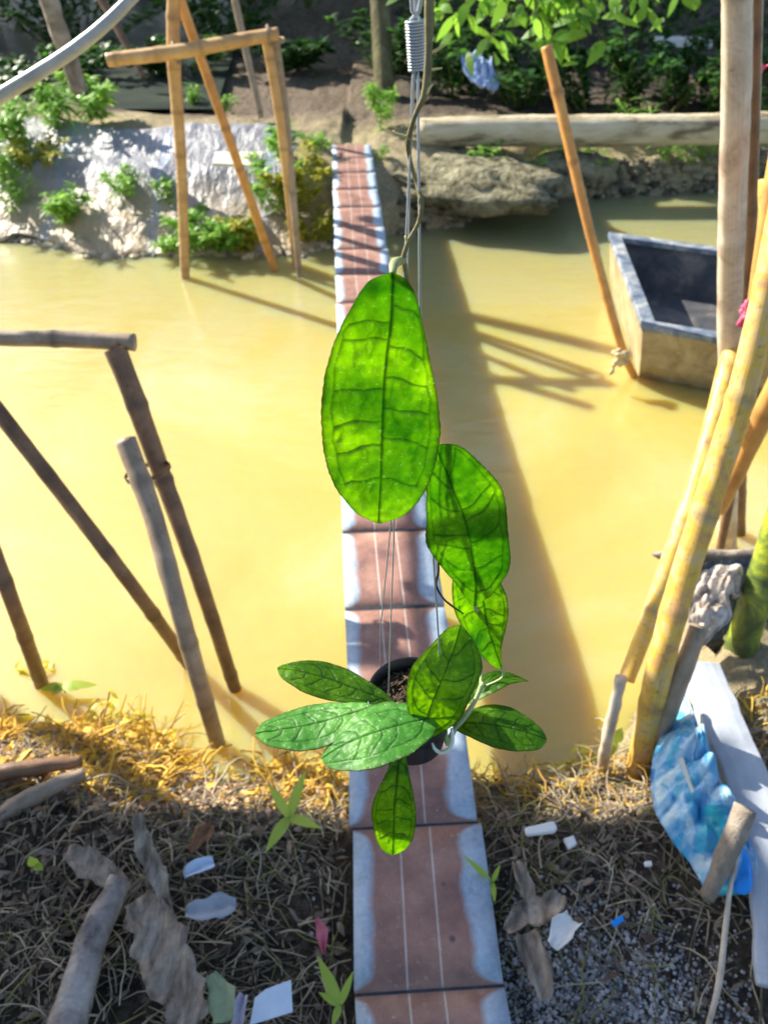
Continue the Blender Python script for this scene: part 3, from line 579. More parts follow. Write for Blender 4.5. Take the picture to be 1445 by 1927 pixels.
def hero_leaf(mid, left, right, Ys, parent, label=None, nv=6, seed=1, ser=.003, cup=.10, tilt=0, up=None, upvein=1, dr=None, mat=None, wav=.02):
    """mid: pixel points along the midrib (base first); left/right: (t, px) half widths; Ys: distance at each mid point"""
    rr = random.Random(seed); P3 = [at(p[0], p[1], Y=y) for p, y in zip(mid, Ys)]
    # param along midrib by length
    L = [0]
    for a, b in zip(P3, P3[1:]): L.append(L[-1]+(b-a).length)
    tot = L[-1]; nt_, ns = 190, 46
    def mp(t):
        s = t*tot
        for i in range(len(P3)-1):
            if s <= L[i+1] or i == len(P3)-2:
                u = (s-L[i])/(L[i+1]-L[i]); p0 = P3[max(i-1, 0)]; p1 = P3[i]; p2 = P3[i+1]; p3 = P3[min(i+2, len(P3)-1)]
                return .5*((2*p1)+(p2-p0)*u+(2*p0-5*p1+4*p2-p3)*u*u+(3*p1-p0-3*p2+p3)*u**3)
    # veins in (x=side fraction, y=t) space, real metres
    wmax = max(max(interp(left, k/20) for k in range(21)), max(interp(right, k/20) for k in range(21)))*depth(P3[len(P3)//2])/FPX
    veins = []; 
    for sd, tab in ((-1, left), (1, right)):
        prev = None
        for k in range(nv):
            t0 = .12+.80*k/nv+rr.uniform(-.035, .035)+(.02 if sd > 0 else 0)
            t1 = min(.97, t0+upvein*(.10+rr.uniform(-.03, .04)))
            wv = interp(tab, t1)*depth(P3[len(P3)//2])/FPX*.80
            a = (0, t0*tot); pts = [a]
            for q in range(1, 6):
                s_ = q/5; pts.append((sd*wv*s_, (t0+(t1-t0)*(s_**1.8))*tot+.0012*math.sin(s_*7+k*2+sd)))
            # loop to the next vein
            veins.append((pts, 1.))
            if prev: veins.append(([prev, ((prev[0]+pts[-1][0])/2*1.06, (prev[1]+pts[-1][1])/2), pts[-1]], .6))
            prev = pts[-1]
            for q in range(3):
                i_ = rr.randint(1, 4); b_ = pts[i_]; veins.append(([b_, (b_[0]+rr.uniform(-.003, .003), b_[1]+tot*.03), (b_[0]+rr.uniform(-.004, .006)*sd, b_[1]+tot*rr.uniform(.05, .09))], .35))
    fk = 1.
    if up is not None:
        pm_ = mp(.5); tg_ = (mp(.51)-mp(.49)).normalized(); sd_ = tg_.cross(Vector(up).normalized()).normalized(); vw_ = (CAM-pm_).normalized()
        s0_ = tg_.cross(vw_).normalized(); fk = 1/max(.45, abs(sd_.dot(s0_)))
    TT = np.linspace(0, 1, nt_+1); SS = np.linspace(-1, 1, 2*ns+1); X = np.zeros((nt_+1, 2*ns+1)); Yy = np.repeat((TT*tot)[:, None], 2*ns+1, 1)
    for j, t in enumerate(TT):
        d = fk*depth(mp(t))/FPX; wl = interp(left, t)*d; wr2 = interp(right, t)*d
        tooth = lambda o_: 1+ser*(2+3*t)*(abs(((t*30+o_+.9*math.sin(t*9+seed)) % 1)-.5)-.25)*2+.012*mnoise.noise(Vector((t*14, o_*9, seed)))
        a_ = np.abs(SS)**8
        X[j] = SS*np.where(SS > 0, wr2*(1+a_*(tooth(0)-1)), wl*(1+a_*(tooth(.4)-1)))
    VN = np.exp(-(np.abs(X)/(.0010*(1.15-.5*Yy/tot)))**2)
    for pts, st in veins:
        for a, b in zip(pts, pts[1:]):
            ax, ay = a; bx_, by = b[0]-a[0], b[1]-a[1]; L2 = bx_*bx_+by*by+1e-12
            t_ = np.clip(((X-ax)*bx_+(Yy-ay)*by)/L2, 0, 1); dd = np.hypot(X-ax-bx_*t_, Yy-ay-by*t_)
            VN = np.maximum(VN, st*.8*np.exp(-(dd/(.00055+.0003*st))**2))
    V = []; F = []; vein = [float(q) for q in VN.ravel()]; edge = []
    for j, t in enumerate(TT):
        t = float(t); p = mp(t); tg = (mp(min(1, t+.01))-mp(max(0, t-.01))).normalized()
        view = (CAM-p).normalized() if up is None else Vector(up).normalized()
        side = tg.cross(view).normalized(); nrm = side.cross(tg).normalized()
        for i in range(2*ns+1):
            s_ = float(SS[i]); x = float(X[j, i]); w_ = abs(x)/max(abs(s_), 1e-3) if abs(s_) > .02 else .02
            bumpy = .0008*mnoise.noise(Vector((x*75+seed, t*tot*75, seed)))+.0006*mnoise.noise(Vector((x*170, t*tot*170, seed)))
            hgt = cup*abs(s_)**1.6*w_-.0009*vein[j*(2*ns+1)+i]+bumpy+wav*w_*math.sin(t*11+seed)*s_*abs(s_)+wav*.5*w_*math.sin(t*31+seed*2)*abs(s_)**3
            V.append(p+side*(x*math.cos(tilt))+nrm*(hgt+x*math.sin(tilt))-parent.location); edge.append(abs(s_)**26)
    n_ = 2*ns+1; F = [(j*n_+i, j*n_+i+1, (j+1)*n_+i+1, (j+1)*n_+i) for j in range(nt_) for i in range(n_-1)]
    mb = MB(); mb.add(V, F, edge=edge, vein=vein, tt=[(k//n_)/nt_ for k in range(len(V))])
    o = mb.build('leaf', mat or HERO); o.parent = parent
    q = o.modifiers.new('s', 'SOLIDIFY'); q.thickness = .0007; q.offset = 0
    if label: o['label'] = label
    return o
SIDE = 1
def heromat(name, dark, light, tdark, tlight, tf, wet=False):
    m = M(name); v = m.coord('Object'); a = m.attr('vein', 'Fac')
    n1 = m.noise(v, 28, 4, .6, .3); n2 = m.noise(v, 160, 4, .7); n3 = m.noise(v, 420, 2, .5)
    k = m.math('ADD', m.math('MULTIPLY', n1, .65), m.math('MULTIPLY', n2, .35))
    c = m.ramp(k, [(.35, dark), (.62, light)]); c = m.mix(m.math('MULTIPLY', a, .7), c, tuple(x*.4 for x in dark[:3])+(1,)); e_ = m.attr('edge', 'Fac'); c = m.mix(m.math('MULTIPLY', e_, .8), c, (.05, .03, .01, 1))
    flk = m.ramp(n3, [(.64, (0, 0, 0)), (.70, (1, 1, 1))]); spk = m.math('MULTIPLY', flk, m.ramp(n1, [(.4, (.2, .2, .2)), (.6, (1, 1, 1))]))
    spk = m.math('MINIMUM', m.math('MULTIPLY', spk, 2.2 if wet else 1.2), 1); c = m.mix(m.math('MULTIPLY', spk, .8), c, (.55, .70, .40, 1)); m.base(c, .42, .45 if not wet else .32)  # pale leaf specks; the wet variant strengthens them as painted glints
    nb = m.bump(m.math('ADD', n2, m.math('MULTIPLY', n3, .4)), .4, .0008)
    tc = m.ramp(k, [(.35, tdark), (.62, tlight)]); tc = m.mix(m.math('MULTIPLY', a, .75), tc, (.01, .09, .004, 1)); tc = m.mix(m.math('MULTIPLY', e_, .8), tc, (.06, .05, .01, 1)); lo = m.noise(v, 9, 2); tc = m.mix(m.ramp(lo, [(.4, (0, 0, 0)), (.65, (.55, .55, .55))]), tc, (.05, .32, .004, 1))
    tc = m.mix(m.math('MULTIPLY', spk, .5), tc, (.75, .95, .35, 1))
    tr = m.n('ShaderNodeBsdfTranslucent'); m.l(tc, tr.inputs[0]); m.l(nb, tr.inputs[1])
    mx = m.n('ShaderNodeMixShader'); mx.inputs[0].default_value = tf
    m.l(m.b.outputs[0], mx.inputs[1]); m.l(tr.outputs[0], mx.inputs[2]); m.l(mx.outputs[0], m.out.inputs[0]); return m.m
HERO = heromat('plant_leaf', (.03, .12, .006, 1), (.09, .24, .010, 1), (.20, .46, .003, 1), (.64, .95, .007, 1), .72)
HERO2 = heromat('lit_plant_leaf', (.04, .20, .03, 1), (.15, .40, .08, 1), (.30, .66, .05, 1), (.60, .95, .10, 1), .55, True)  # paler copy of plant_leaf: sunlit look of the lower leaves put into the colour

# ------------------------------------------------------------------ the hanging plant
PY = .50
pc = at(778, 1306, Y=PY)
plant = thing('hanging_plant', 'green broad leaved vine trailing from a small black pot in front of the pond', 'potted plant', (pc.x, pc.y, pc.z-.075))
PL = plant.location
BLK = M('black_pot'); BLK.base((.012, .012, .014, 1), .38, .5); BLK = BLK.m
mb = MB(); N = 56; rings = [(.030, 0), (.034, .001), (.0385, .038), (.043, .066), (.0465, .067), (.0475, .075), (.0465, .077), (.0445, .075), (.0415, .06), (.040, .05)]
V = []; F = []
for r_, z in rings:
    for i in range(N): a = 2*math.pi*i/N; V.append((r_*math.cos(a), r_*math.sin(a), z))
for k in range(len(rings)-1):
    for i in range(N): F.append((k*N+i, k*N+(i+1) % N, (k+1)*N+(i+1) % N, (k+1)*N+i))
F.append(tuple(range(N))[::-1]); mb.add(V, F); o = mb.build('pot', BLK); o.parent = plant
mb = MB(); V = [(0, 0, .062)]; F = []
for k in range(1, 9):
    for i in range(N): a = 2*math.pi*i/N; r_ = .0415*k/8; V.append((r_*math.cos(a), r_*math.sin(a), .060+.006*fb(r_*math.cos(a), r_*math.sin(a), 70)))
for i in range(N): F.append((0, 1+i, 1+(i+1) % N))
for k in range(7):
    for i in range(N): F.append((1+k*N+i, 1+(k+1)*N+i, 1+(k+1)*N+(i+1) % N, 1+k*N+(i+1) % N))
mb.add(V, F)
for i in range(150):
    a = R.uniform(0, 6.28); r_ = .038*math.sqrt(R.random()); p = Vector((r_*math.cos(a), r_*math.sin(a), .064)); d = Vector((R.uniform(-1, 1), R.uniform(-1, 1), R.uniform(-.2, .4)))*R.uniform(.003, .008)
    tube(mb, [p-d, p+d], R.uniform(.0005, .0016), 5)
HUSK = mottled('coconut_husk', [(.3, (.03, .02, .014)), (.55, (.10, .065, .04)), (.8, (.26, .19, .13))], 120, .9); o = mb.build('potting_mix', HUSK); o.parent = plant
# leaves (base first, then tip). left/right as seen by someone looking from base to tip
hero_leaf([(738, 513), (735, 600), (724, 700), (719, 800), (716, 900), (711, 985)],
          [(0, 0), (.05, 33), (.18, 62), (.4, 95), (.61, 110), (.82, 90), (.93, 55), (1, 0)],
          [(0, 0), (.05, 45), (.18, 85), (.4, 112), (.61, 114), (.82, 91), (.93, 48), (1, 0)], [.455, .457, .458, .456, .452, .447], plant, 'largest leaf, hanging at the top of the vine with a rounded lower end', nv=6, seed=11, upvein=.35, cup=-.06)
hero_leaf([(892, 1142), (894, 1090), (880, 1000), (856, 930), (818, 838)],
          [(0, 0), (.06, 12), (.25, 48), (.5, 80), (.68, 66), (.85, 38), (1, 0)],
          [(0, 0), (.06, 12), (.25, 62), (.5, 74), (.7, 84), (.88, 56), (.95, 36), (1, 0)], [.487, .483, .478, .478, .476], plant, 'pointed bright green leaf just below the largest leaf', nv=6, seed=5, upvein=.9, cup=.05)
hero_leaf([(890, 1040), (905, 1110), (917, 1180), (930, 1220), (944, 1260)],
          [(0, 0), (.1, 20), (.35, 44), (.6, 36), (.85, 9), (1, 0)], [(0, 0), (.1, 40), (.35, 56), (.6, 42), (.85, 24), (1, 0)],
          [.53, .525, .52, .515, .51], plant, 'narrow toothed leaf with its tip pointing down', nv=5, seed=9, upvein=.4, cup=.25)
hero_leaf([(792, 1392), (808, 1335), (828, 1285), (852, 1225), (866, 1176)],
          [(0, 0), (.12, 14), (.35, 46), (.6, 60), (.8, 42), (.93, 24), (1, 0)], [(0, 0), (.12, 26), (.35, 58), (.6, 62), (.8, 60), (.93, 24), (1, 0)],
          [.455, .455, .46, .475, .485], plant, 'broad dark green leaf standing up in front of the pot', nv=5, seed=3, upvein=.9, cup=.06)
hero_leaf([(735, 1322), (680, 1300), (620, 1278), (570, 1264), (522, 1257)],
          [(0, 4), (.2, 20), (.45, 34), (.7, 36), (.9, 20), (1, 0)], [(0, 4), (.2, 20), (.45, 30), (.7, 28), (.9, 14), (1, 0)],
          [.49, .50, .51, .515, .52], plant, 'upper of the two leaves reaching out to the left', nv=5, seed=7, cup=-.08, mat=HERO, up=(-.3, .0, 1))
hero_leaf([(700, 1330), (650, 1345), (590, 1362), (535, 1372), (480, 1380)],
          [(0, 4), (.2, 30), (.45, 42), (.7, 38), (.9, 22), (1, 0)], [(0, 4), (.2, 22), (.45, 36), (.7, 34), (.9, 20), (1, 0)],
          [.47, .465, .46, .455, .45], plant, 'lower of the two leaves reaching out to the left', nv=5, seed=8, cup=-.08, mat=HERO2, up=(-.3, .0, 1))
hero_leaf([(815, 1350), (760, 1362), (700, 1380), (650, 1400), (604, 1428)],
          [(0, 10), (.12, 34), (.35, 54), (.6, 54), (.85, 34), (1, 0)], [(0, 10), (.12, 36), (.35, 56), (.6, 50), (.85, 24), (1, 0)],
          [.455, .445, .435, .43, .425], plant, 'wide speckled leaf lying over the front of the pot', nv=5, seed=13, cup=-.10, mat=HERO2, up=(-.3, .0, 1))
hero_leaf([(750, 1400), (748, 1450), (742, 1520), (740, 1570), (738, 1609)],
          [(0, 5), (.2, 22), (.5, 40), (.8, 38), (.93, 22), (1, 0)], [(0, 5), (.2, 20), (.5, 42), (.8, 34), (.93, 20), (1, 0)],
          [.43, .415, .40, .395, .39], plant, 'small yellow green leaf hanging down in front of the walkway', nv=5, seed=17, upvein=.5, cup=-.1)
hero_leaf([(880, 1322), (905, 1297), (935, 1278), (965, 1274), (994, 1281)],
          [(0, 2), (.25, 14), (.5, 14), (.75, 7), (1, 0)], [(0, 2), (.25, 16), (.5, 17), (.75, 11), (1, 0)],
          [.52, .53, .54, .55, .56], plant, 'smallest leaf with a sharp curved tip on the right', nv=4, seed=21, cup=.1, up=(-.3, .0, 1))
hero_leaf([(850, 1362), (890, 1360), (940, 1366), (985, 1377), (1029, 1392)],
          [(0, 2), (.2, 26), (.45, 40), (.7, 34), (.9, 18), (1, 0)], [(0, 2), (.2, 24), (.45, 38), (.7, 36), (.9, 22), (1, 0)],
          [.50, .495, .49, .485, .48], plant, 'long oval leaf reaching out to the right', nv=5, seed=23, cup=-.06, up=(-.3, .0, 1))
STEM = mottled('vine_stem', [(.3, (.10, .08, .04)), (.6, (.22, .20, .09)), (.8, (.30, .30, .16))], 60, .6)
PSTEM = mottled('pale_stem', [(.3, (.28, .38, .12)), (.7, (.50, .56, .30))], 60, .5)
def stem(pts, r_, mat, name='stem', seg=8):
    mb = MB(); tube(mb, [at(x, y, Y=Y)-PL for x, y, Y in pts], r_, seg, step=.004, nodes=.035, nodeamp=.25); o = mb.build(name, mat); o.parent = plant; return o
stem([(808, -25, .488), (807, 60, .488), (805, 130, .486), (798, 180, .484), (780, 220, .486), (768, 270, .492), (774, 310, .5), (784, 345, .497), (793, 385, .488), (787, 420, .485), (768, 455, .484), (757, 490, .484)], [.0021, .0021, .0020, .0016, .0013, .0014, .0011, .0012, .0014, .0014, .0013, .0013], STEM)
stem([(757, 490, .484), (747, 492, .478), (740, 500, .466), (739, 520, .456)], [.0024, .0026, .0024, .0018], mottled('petiole', [(.3, (.16, .20, .07)), (.7, (.34, .38, .18))], 60, .5), 'petiole')
stem([(757, 490, .484), (764, 520, .49), (775, 700, .495), (800, 900, .495), (850, 1060, .51), (885, 1150, .55), (900, 1170, .55)], .0016, STEM)
stem([(893, 1138, .49), (900, 1170, .55), (905, 1240, .55), (905, 1290, .53)], .0016, PSTEM, 'petiole')
stem([(908, 1285, .52), (893, 1320, .51), (872, 1352, .50), (852, 1378, .49), (842, 1400, .48), (836, 1350, .50)], [.0022, .0025, .0026, .003, .0025, .002], PSTEM)
stem([(944, 1256, .51), (945, 1275, .52), (915, 1290, .52)], .0011, PSTEM, 'petiole')
for a in ([(805, 102, .487), (820, 95, .486), (838, 83, .485)], [(805, 132, .486), (818, 130, .485), (832, 128, .484)], [(797, 180, .484), (805, 170, .483), (814, 158, .482)], [(796, 183, .484), (806, 172, .483), (808, 168, .482)], [(768, 458, .484), (764, 448, .483), (762, 444, .483)], [(772, 260, .49), (745, 252, .488), (740, 246, .487)]):
    stem(a, [.0010, .0008, .0004], mottled('root_nub', [(.3, (.5, .42, .15)), (.7, (.7, .62, .3))], 50, .6), 'root_nub', 5)
DK = M('dark_root'); DK.base((.035, .022, .015, 1), .8); DK = DK.m
stem([(823, 1040, .50), (825, 1075, .50), (820, 1100, .502), (833, 1125, .50), (850, 1140, .50), (872, 1155, .505)], [.0008, .0010, .0011, .0009, .0008, .0006], DK, 'aerial_root', 5)
# wire hanger
hang = thing('wire_hanger', 'thin galvanised wire hanger with a tight coil holding the black pot', 'hanger', tuple(at(783, 135, Y=.5)))
HL_ = hang.location
def wr_(pts, r_, name='wire', mat=WIREM, step=.02, seg=6):
    mb = MB(); tube(mb, [at(x, y, Y=Y)-HL_ for x, y, Y in pts], r_, seg, step=step); o = mb.build(name, mat); o.parent = hang; return o
mb = MB(); a = at(781, 38, Y=.5)-HL_; b = at(784, 134, Y=.5)-HL_; turns = 16; ax = (b-a).normalized(); u = Vector((1, 0, 0)); v = ax.cross(u).normalized(); u = v.cross(ax)
pts = []
for i in range(turns*16+1):
    t = i/(turns*16); an = i/16*2*math.pi; rr_ = .0050-.0009*t; pts.append(a.lerp(b, t)+(u*math.cos(an)+v*math.sin(an))*rr_)
tube(mb, pts, .00088, 6); o = mb.build('coil', WIREM); o.parent = hang
rimL = at(692, 1300, Y=.5); 
wr_([(781, 100, .5), (776, 150, .498), (771, 300, .495), (764, 440, .49), (757, 600, .487), (742, 985, .486), (738, 1100, .486), (733, 1240, .492), (731, 1316, .497)], .0006)
wr_([(784, 100, .5), (779, 150, .5), (771, 330, .5), (766, 520, .5), (745, 800, .5), (735, 985, .505), (722, 1120, .52), (716, 1190, .535), (716, 1262, .545)], .0006)
wr_([(786, 100, .5), (787, 250, .495), (789, 400, .492), (790, 560, .490), (795, 700, .49), (812, 1000, .485), (835, 1350, .468)], .00085)
wr_([(778, -60, .5), (775, 0, .5), (776, 20, .5), (790, 38, .5), (788, 60, .5)], .0013)
wr_([(790, -60, .5), (792, 0, .5), (788, 22, .5), (774, 38, .5), (778, 60, .5)], .0013)
wr_([(783, -60, .503), (783, 40, .503)], .0012)
mb = MB(); CLIP = M('white_clip'); CLIP.base((.72, .75, .72, 1), .45); CLIP = CLIP.m
tube(mb, [at(x, y, Y=Y)-HL_ for x, y, Y in [(850, 1372, .462), (851, 1395, .458), (843, 1412, .455), (828, 1416, .455), (817, 1408, .457), (813, 1398, .46)]], [.0016, .0022, .0024, .0022, .0017, .0010], 8, step=.003); o = mb.build('clip', CLIP); o.parent = hang
# bamboo beam overhead that carries the hanger (just above the picture)
top = at(783, -60, Y=.5)
mb = MB(); beam = top+Vector((0, 0, .13))
mb2 = MB(); tube(mb2, [top-HL_, top-HL_+Vector((0, .0, .06)), top-HL_+Vector((0, .028, .12)), top-HL_+Vector((0, .0, .157)), top-HL_+Vector((0, -.028, .12))], .0013, 6, step=.01); o = mb2.build('hook', WIREM); o.parent = hang
tube(mb, [Vector((-.05, 0, 0)), Vector((2.2, .05, .02))], [.022, .026], 16, nodes=.3, step=.02); o = mb.build('overhead_bamboo', BT); o.location = beam; tag(o, 'level bamboo beam above the picture that the plant hangs from', 'bamboo beam')

# ------------------------------------------------------------------ foliage
GREEN = leafy('weed_leaf', (.10, .24, .03, 1), (.30, .52, .10, 1), (.45, .75, .10, 1), .4)
YGREEN = leafy('yellow_weed_leaf', (.20, .24, .03, 1), (.50, .46, .05, 1), (.6, .6, .05, 1), .4)
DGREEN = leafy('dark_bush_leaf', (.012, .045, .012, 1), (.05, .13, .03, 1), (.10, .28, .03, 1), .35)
BGREEN = leafy('branch_leaf', (.05, .13, .015, 1), (.15, .32, .04, 1), (.32, .62, .06, 1), .5)
STRAWM = leafy('dry_weed', (.50, .28, .07, 1), (.85, .62, .08, 1), (.85, .6, .06, 1), .3, .6)
STALK = mottled('weed_stem', [(.3, (.12, .16, .04)), (.7, (.28, .28, .10))], 30, .7)
def leafblade(mb, p, d, n, L, W, tone, bend=.25, k=4):
    d = d.normalized(); s = d.cross(n); s = s.normalized() if s.length > 1e-4 else d.orthogonal().normalized(); n = s.cross(d).normalized()
    V = []; 
    for i in range(k+1):
        t = i/k; w_ = W*math.sin(math.pi*(.08+.9*t)**.8)*.5 if i < k else 0.0008
        c = p+d*L*t-Vector((0, 0, 1))*bend*L*t*t+n*0
        V += [c+s*w_+n*w_*.3, c-s*w_+n*w_*.3]
    mb.add(V, [(2*i, 2*i+1, 2*i+3, 2*i+2) for i in range(k)], tone=tone)
def weed(name, label, base, h, w_, n, L, W, mat, group=None, cat='weed', stems=6, lean=(0, 0), spread=1., bend=.3, stemr=.003):
    root = thing(name, label, cat, tuple(base), group); mb = MB(); ms = MB()
    for i in range(stems):
        a = R.uniform(0, 6.28); rr = w_*math.sqrt(R.random())*.5
        p0 = Vector((math.cos(a)*rr*.4, math.sin(a)*rr*.4, -.02)); p1 = p0+Vector((math.cos(a)*rr+lean[0]*h, math.sin(a)*rr+lean[1]*h, h*R.uniform(.6, 1)))
        pm = (p0+p1)/2+Vector((R.uniform(-.1, .1)*h, R.uniform(-.1, .1)*h, .1*h)); tube(ms, [p0, pm, p1], [stemr, stemr*.8, stemr*.4], 5)
        for k in range(max(1, n//stems)):
            t = R.random()**.7; q = p0.lerp(p1, t)+(pm-(p0+p1)/2)*(4*t*(1-t)); b = R.uniform(0, 6.28)
            d = Vector((math.cos(b)*spread, math.sin(b)*spread, R.uniform(-.1, .9)))
            leafblade(mb, q, d, Vector((R.uniform(-.3, .3), R.uniform(-.3, .3), 1)), L*R.uniform(.6, 1.25), W*R.uniform(.7, 1.2), R.random(), bend)
    ms.build('stems', STALK, root); mb.build('leaves', mat, root, smooth=False)
    return root
def onbank(px, py, z0=-.1, lift=.0):
    z = z0
    for _ in range(12):
        p = at(px, py, z=z); z = .5*z+.5*(gz(p.x, p.y))
    return Vector((p.x, p.y, gz(p.x, p.y)+lift))
G1 = 'green weeds growing on the far left mound'
for px, py, h, wd_, n, L, W, lab, mt in [
    (40, 290, .30, .45, 420, .07, .018, 'bright green weed thicket at the far left edge of the mound', GREEN),
    (110, 250, .26, .35, 260, .07, .018, 'low green weeds between the left thicket and the timber post', GREEN),
    (185, 235, .30, .42, 420, .08, .022, 'tallest bushy green weed beside the timber post', GREEN),
    (30, 405, .22, .24, 130, .06, .016, 'dusty green weed on the sheet at the left edge', GREEN),
    (135, 425, .20, .30, 260, .07, .02, 'dark green weed casting a spiky shadow on the sheet', GREEN),
    (240, 380, .18, .20, 150, .06, .016, 'small round green weed alone in the middle of the sheet', GREEN),
    (325, 385, .16, .20, 90, .05, .015, 'pale small weed on the sheet left of the upright pole', GREEN),
    (385, 475, .24, .38, 420, .06, .018, 'dense green weed at the water line right of the upright pole', GREEN),
    (325, 485, .12, .22, 130, .05, .015, 'low weed at the foot of the upright pole', GREEN),
    (465, 478, .22, .26, 260, .055, .018, 'yellow green weed by the foot of the slanting pole', YGREEN),
    (520, 400, .30, .30, 330, .06, .02, 'green bush between the far frame and the walkway', GREEN),
    (560, 410, .38, .36, 420, .06, .02, 'yellowish bush beside the left edge of the walkway', YGREEN),
    (530, 300, .20, .24, 170, .06, .018, 'green tuft above the sheet near the walkway end', GREEN),
    (600, 300, .14, .14, 90, .05, .015, 'tiny green tuft at the left corner of the walkway end', GREEN),
    (362, 205, .14, .14, 60, .06, .018, 'little green seedling on the ridge left of the slanting pole', GREEN),
    (430, 215, .10, .14, 50, .05, .015, 'faint green seedling on the ridge right of the slanting pole', GREEN),
    (5, 350, .22, .30, 260, .06, .018, 'green weed cut off by the left edge on the slope of the mound', GREEN),
    (70, 320, .16, .40, 260, .06, .018, 'yellowish low growth along the upper rim of the sheet', YGREEN),
    (425, 480, .20, .30, 300, .06, .018, 'dark wet weed at the water line between the upright and slanting poles', GREEN),
    (590, 460, .18, .26, 240, .06, .018, 'yellowish weed in the shade under the left side of the walkway', YGREEN)]:
    weed('weed_clump', lab, onbank(px, py, lift=.045), h*1.05, wd_, int(n*1.5), L*1.25, W*1.25, mt, G1, stems=9)
weed('long_leaf_plant', 'arching long leaved plant growing in front of the timber post', onbank(118, 235), .26, .16, 26, .24, .03, GREEN, None, 'plant', 4, bend=.7)
G2 = 'weeds growing on the far right bank'
for px, py, h, wd_, n, L, W, lab in [
    (728, 240, .34, .34, 300, .08, .022, 'green fern like tuft at the right corner of the walkway end'),
    (712, 300, .12, .12, 50, .05, .015, 'tiny weed rooted against the right side of the walkway'),
    (1165, 345, .28, .26, 60, .14, .018, 'pale grassy weed below the log near the slim orange pole'),
    (1240, 292, .16, .3, 60, .10, .016, 'short grass tuft hanging under the log'),
    (1050, 285, .12, .3, 60, .07, .016, 'small green weeds under the log by the red stain'),
    (975, 330, .16, .3, 90, .06, .018, 'dark green weed on the bank behind the boulder'),
    (900, 300, .14, .3, 120, .06, .018, 'mossy weed on top of the boulder'),
    (1100, 320, .18, .4, 160, .06, .018, 'dark weed tangle on the bank between boulder and grassy weed'),
    (1320, 310, .20, .4, 160, .07, .018, 'weed tangle on the bank left of the thick pale pole'),
    (1020, 360, .14, .3, 120, .06, .016, 'low weed at the water line behind the slim orange pole'),
    (1425, 330, .3, .4, 220, .08, .02, 'leafy weed at the right edge behind the dark pole')]:
    weed('bank_weed', lab, onbank(px, py), h, wd_, n, L, W, GREEN, G2)
# dark bushes behind the log
G3 = 'dark bushes behind the log'
for px, py, Y, h, wd_, lab in [
    (860, 150, 7.6, .5, .9, 'dark bush left of the blue plastic scrap'),
    (985, 190, 7.2, .45, .9, 'dark bush behind the top of the slim orange pole'),
    (1120, 195, 7.0, .55, 1.0, 'dark bush under the lit hanging branch'),
    (1230, 190, 7.1, .6, 1.0, 'dark bush in front of the two white blocks'),
    (1330, 190, 7.0, .5, .9, 'dark bush left of the thick pale pole'),
    (1420, 180, 7.2, .6, .9, 'dark bush at the right edge behind the pale pole'),
    (1060, 90, 8.8, .7, 1.2, 'far dark bush above the slim orange pole'),
    (1200, 60, 9.6, .7, 1.4, 'far dark bush behind the white blocks on the left'),
    (1370, 60, 9.8, .8, 1.4, 'far dark bush behind the white blocks on the right'),
    (900, 60, 9.6, .7, 1.2, 'far dark bush right of the mossy trunk')]:
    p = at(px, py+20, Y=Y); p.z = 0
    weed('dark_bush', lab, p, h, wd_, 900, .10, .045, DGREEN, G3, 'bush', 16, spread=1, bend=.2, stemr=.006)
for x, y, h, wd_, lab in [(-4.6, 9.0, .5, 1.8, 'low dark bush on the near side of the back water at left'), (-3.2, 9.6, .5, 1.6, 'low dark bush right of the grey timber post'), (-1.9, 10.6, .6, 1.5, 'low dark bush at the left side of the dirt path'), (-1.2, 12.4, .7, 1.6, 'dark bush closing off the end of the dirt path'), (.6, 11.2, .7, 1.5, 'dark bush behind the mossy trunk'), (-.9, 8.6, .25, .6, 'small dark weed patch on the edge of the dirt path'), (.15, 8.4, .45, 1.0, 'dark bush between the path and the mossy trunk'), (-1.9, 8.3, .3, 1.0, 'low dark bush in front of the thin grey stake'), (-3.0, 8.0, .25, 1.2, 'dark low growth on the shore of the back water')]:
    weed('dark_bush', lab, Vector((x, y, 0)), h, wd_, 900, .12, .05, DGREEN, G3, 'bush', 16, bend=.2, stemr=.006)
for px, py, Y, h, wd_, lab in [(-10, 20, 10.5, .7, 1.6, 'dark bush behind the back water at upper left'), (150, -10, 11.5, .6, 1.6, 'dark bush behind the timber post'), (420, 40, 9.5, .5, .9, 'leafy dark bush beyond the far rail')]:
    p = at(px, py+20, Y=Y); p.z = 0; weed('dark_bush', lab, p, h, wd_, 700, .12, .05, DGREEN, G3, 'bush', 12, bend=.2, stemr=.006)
# blue plastic scrap in the bushes, rubble
sack('plastic_scrap', 'pale blue plastic scrap caught in the dark bushes', [at(868, 120, Y=7.0), at(905, 118, Y=7.1), at(940, 165, Y=6.9), at(925, 180, Y=6.8), at(885, 160, Y=6.85)], .02, (lambda q: (q.base((.30, .40, .62, 1), .4), q.m)[1])(M('pale_blue_plastic')), 6, 'scrap', .16, sc=14)
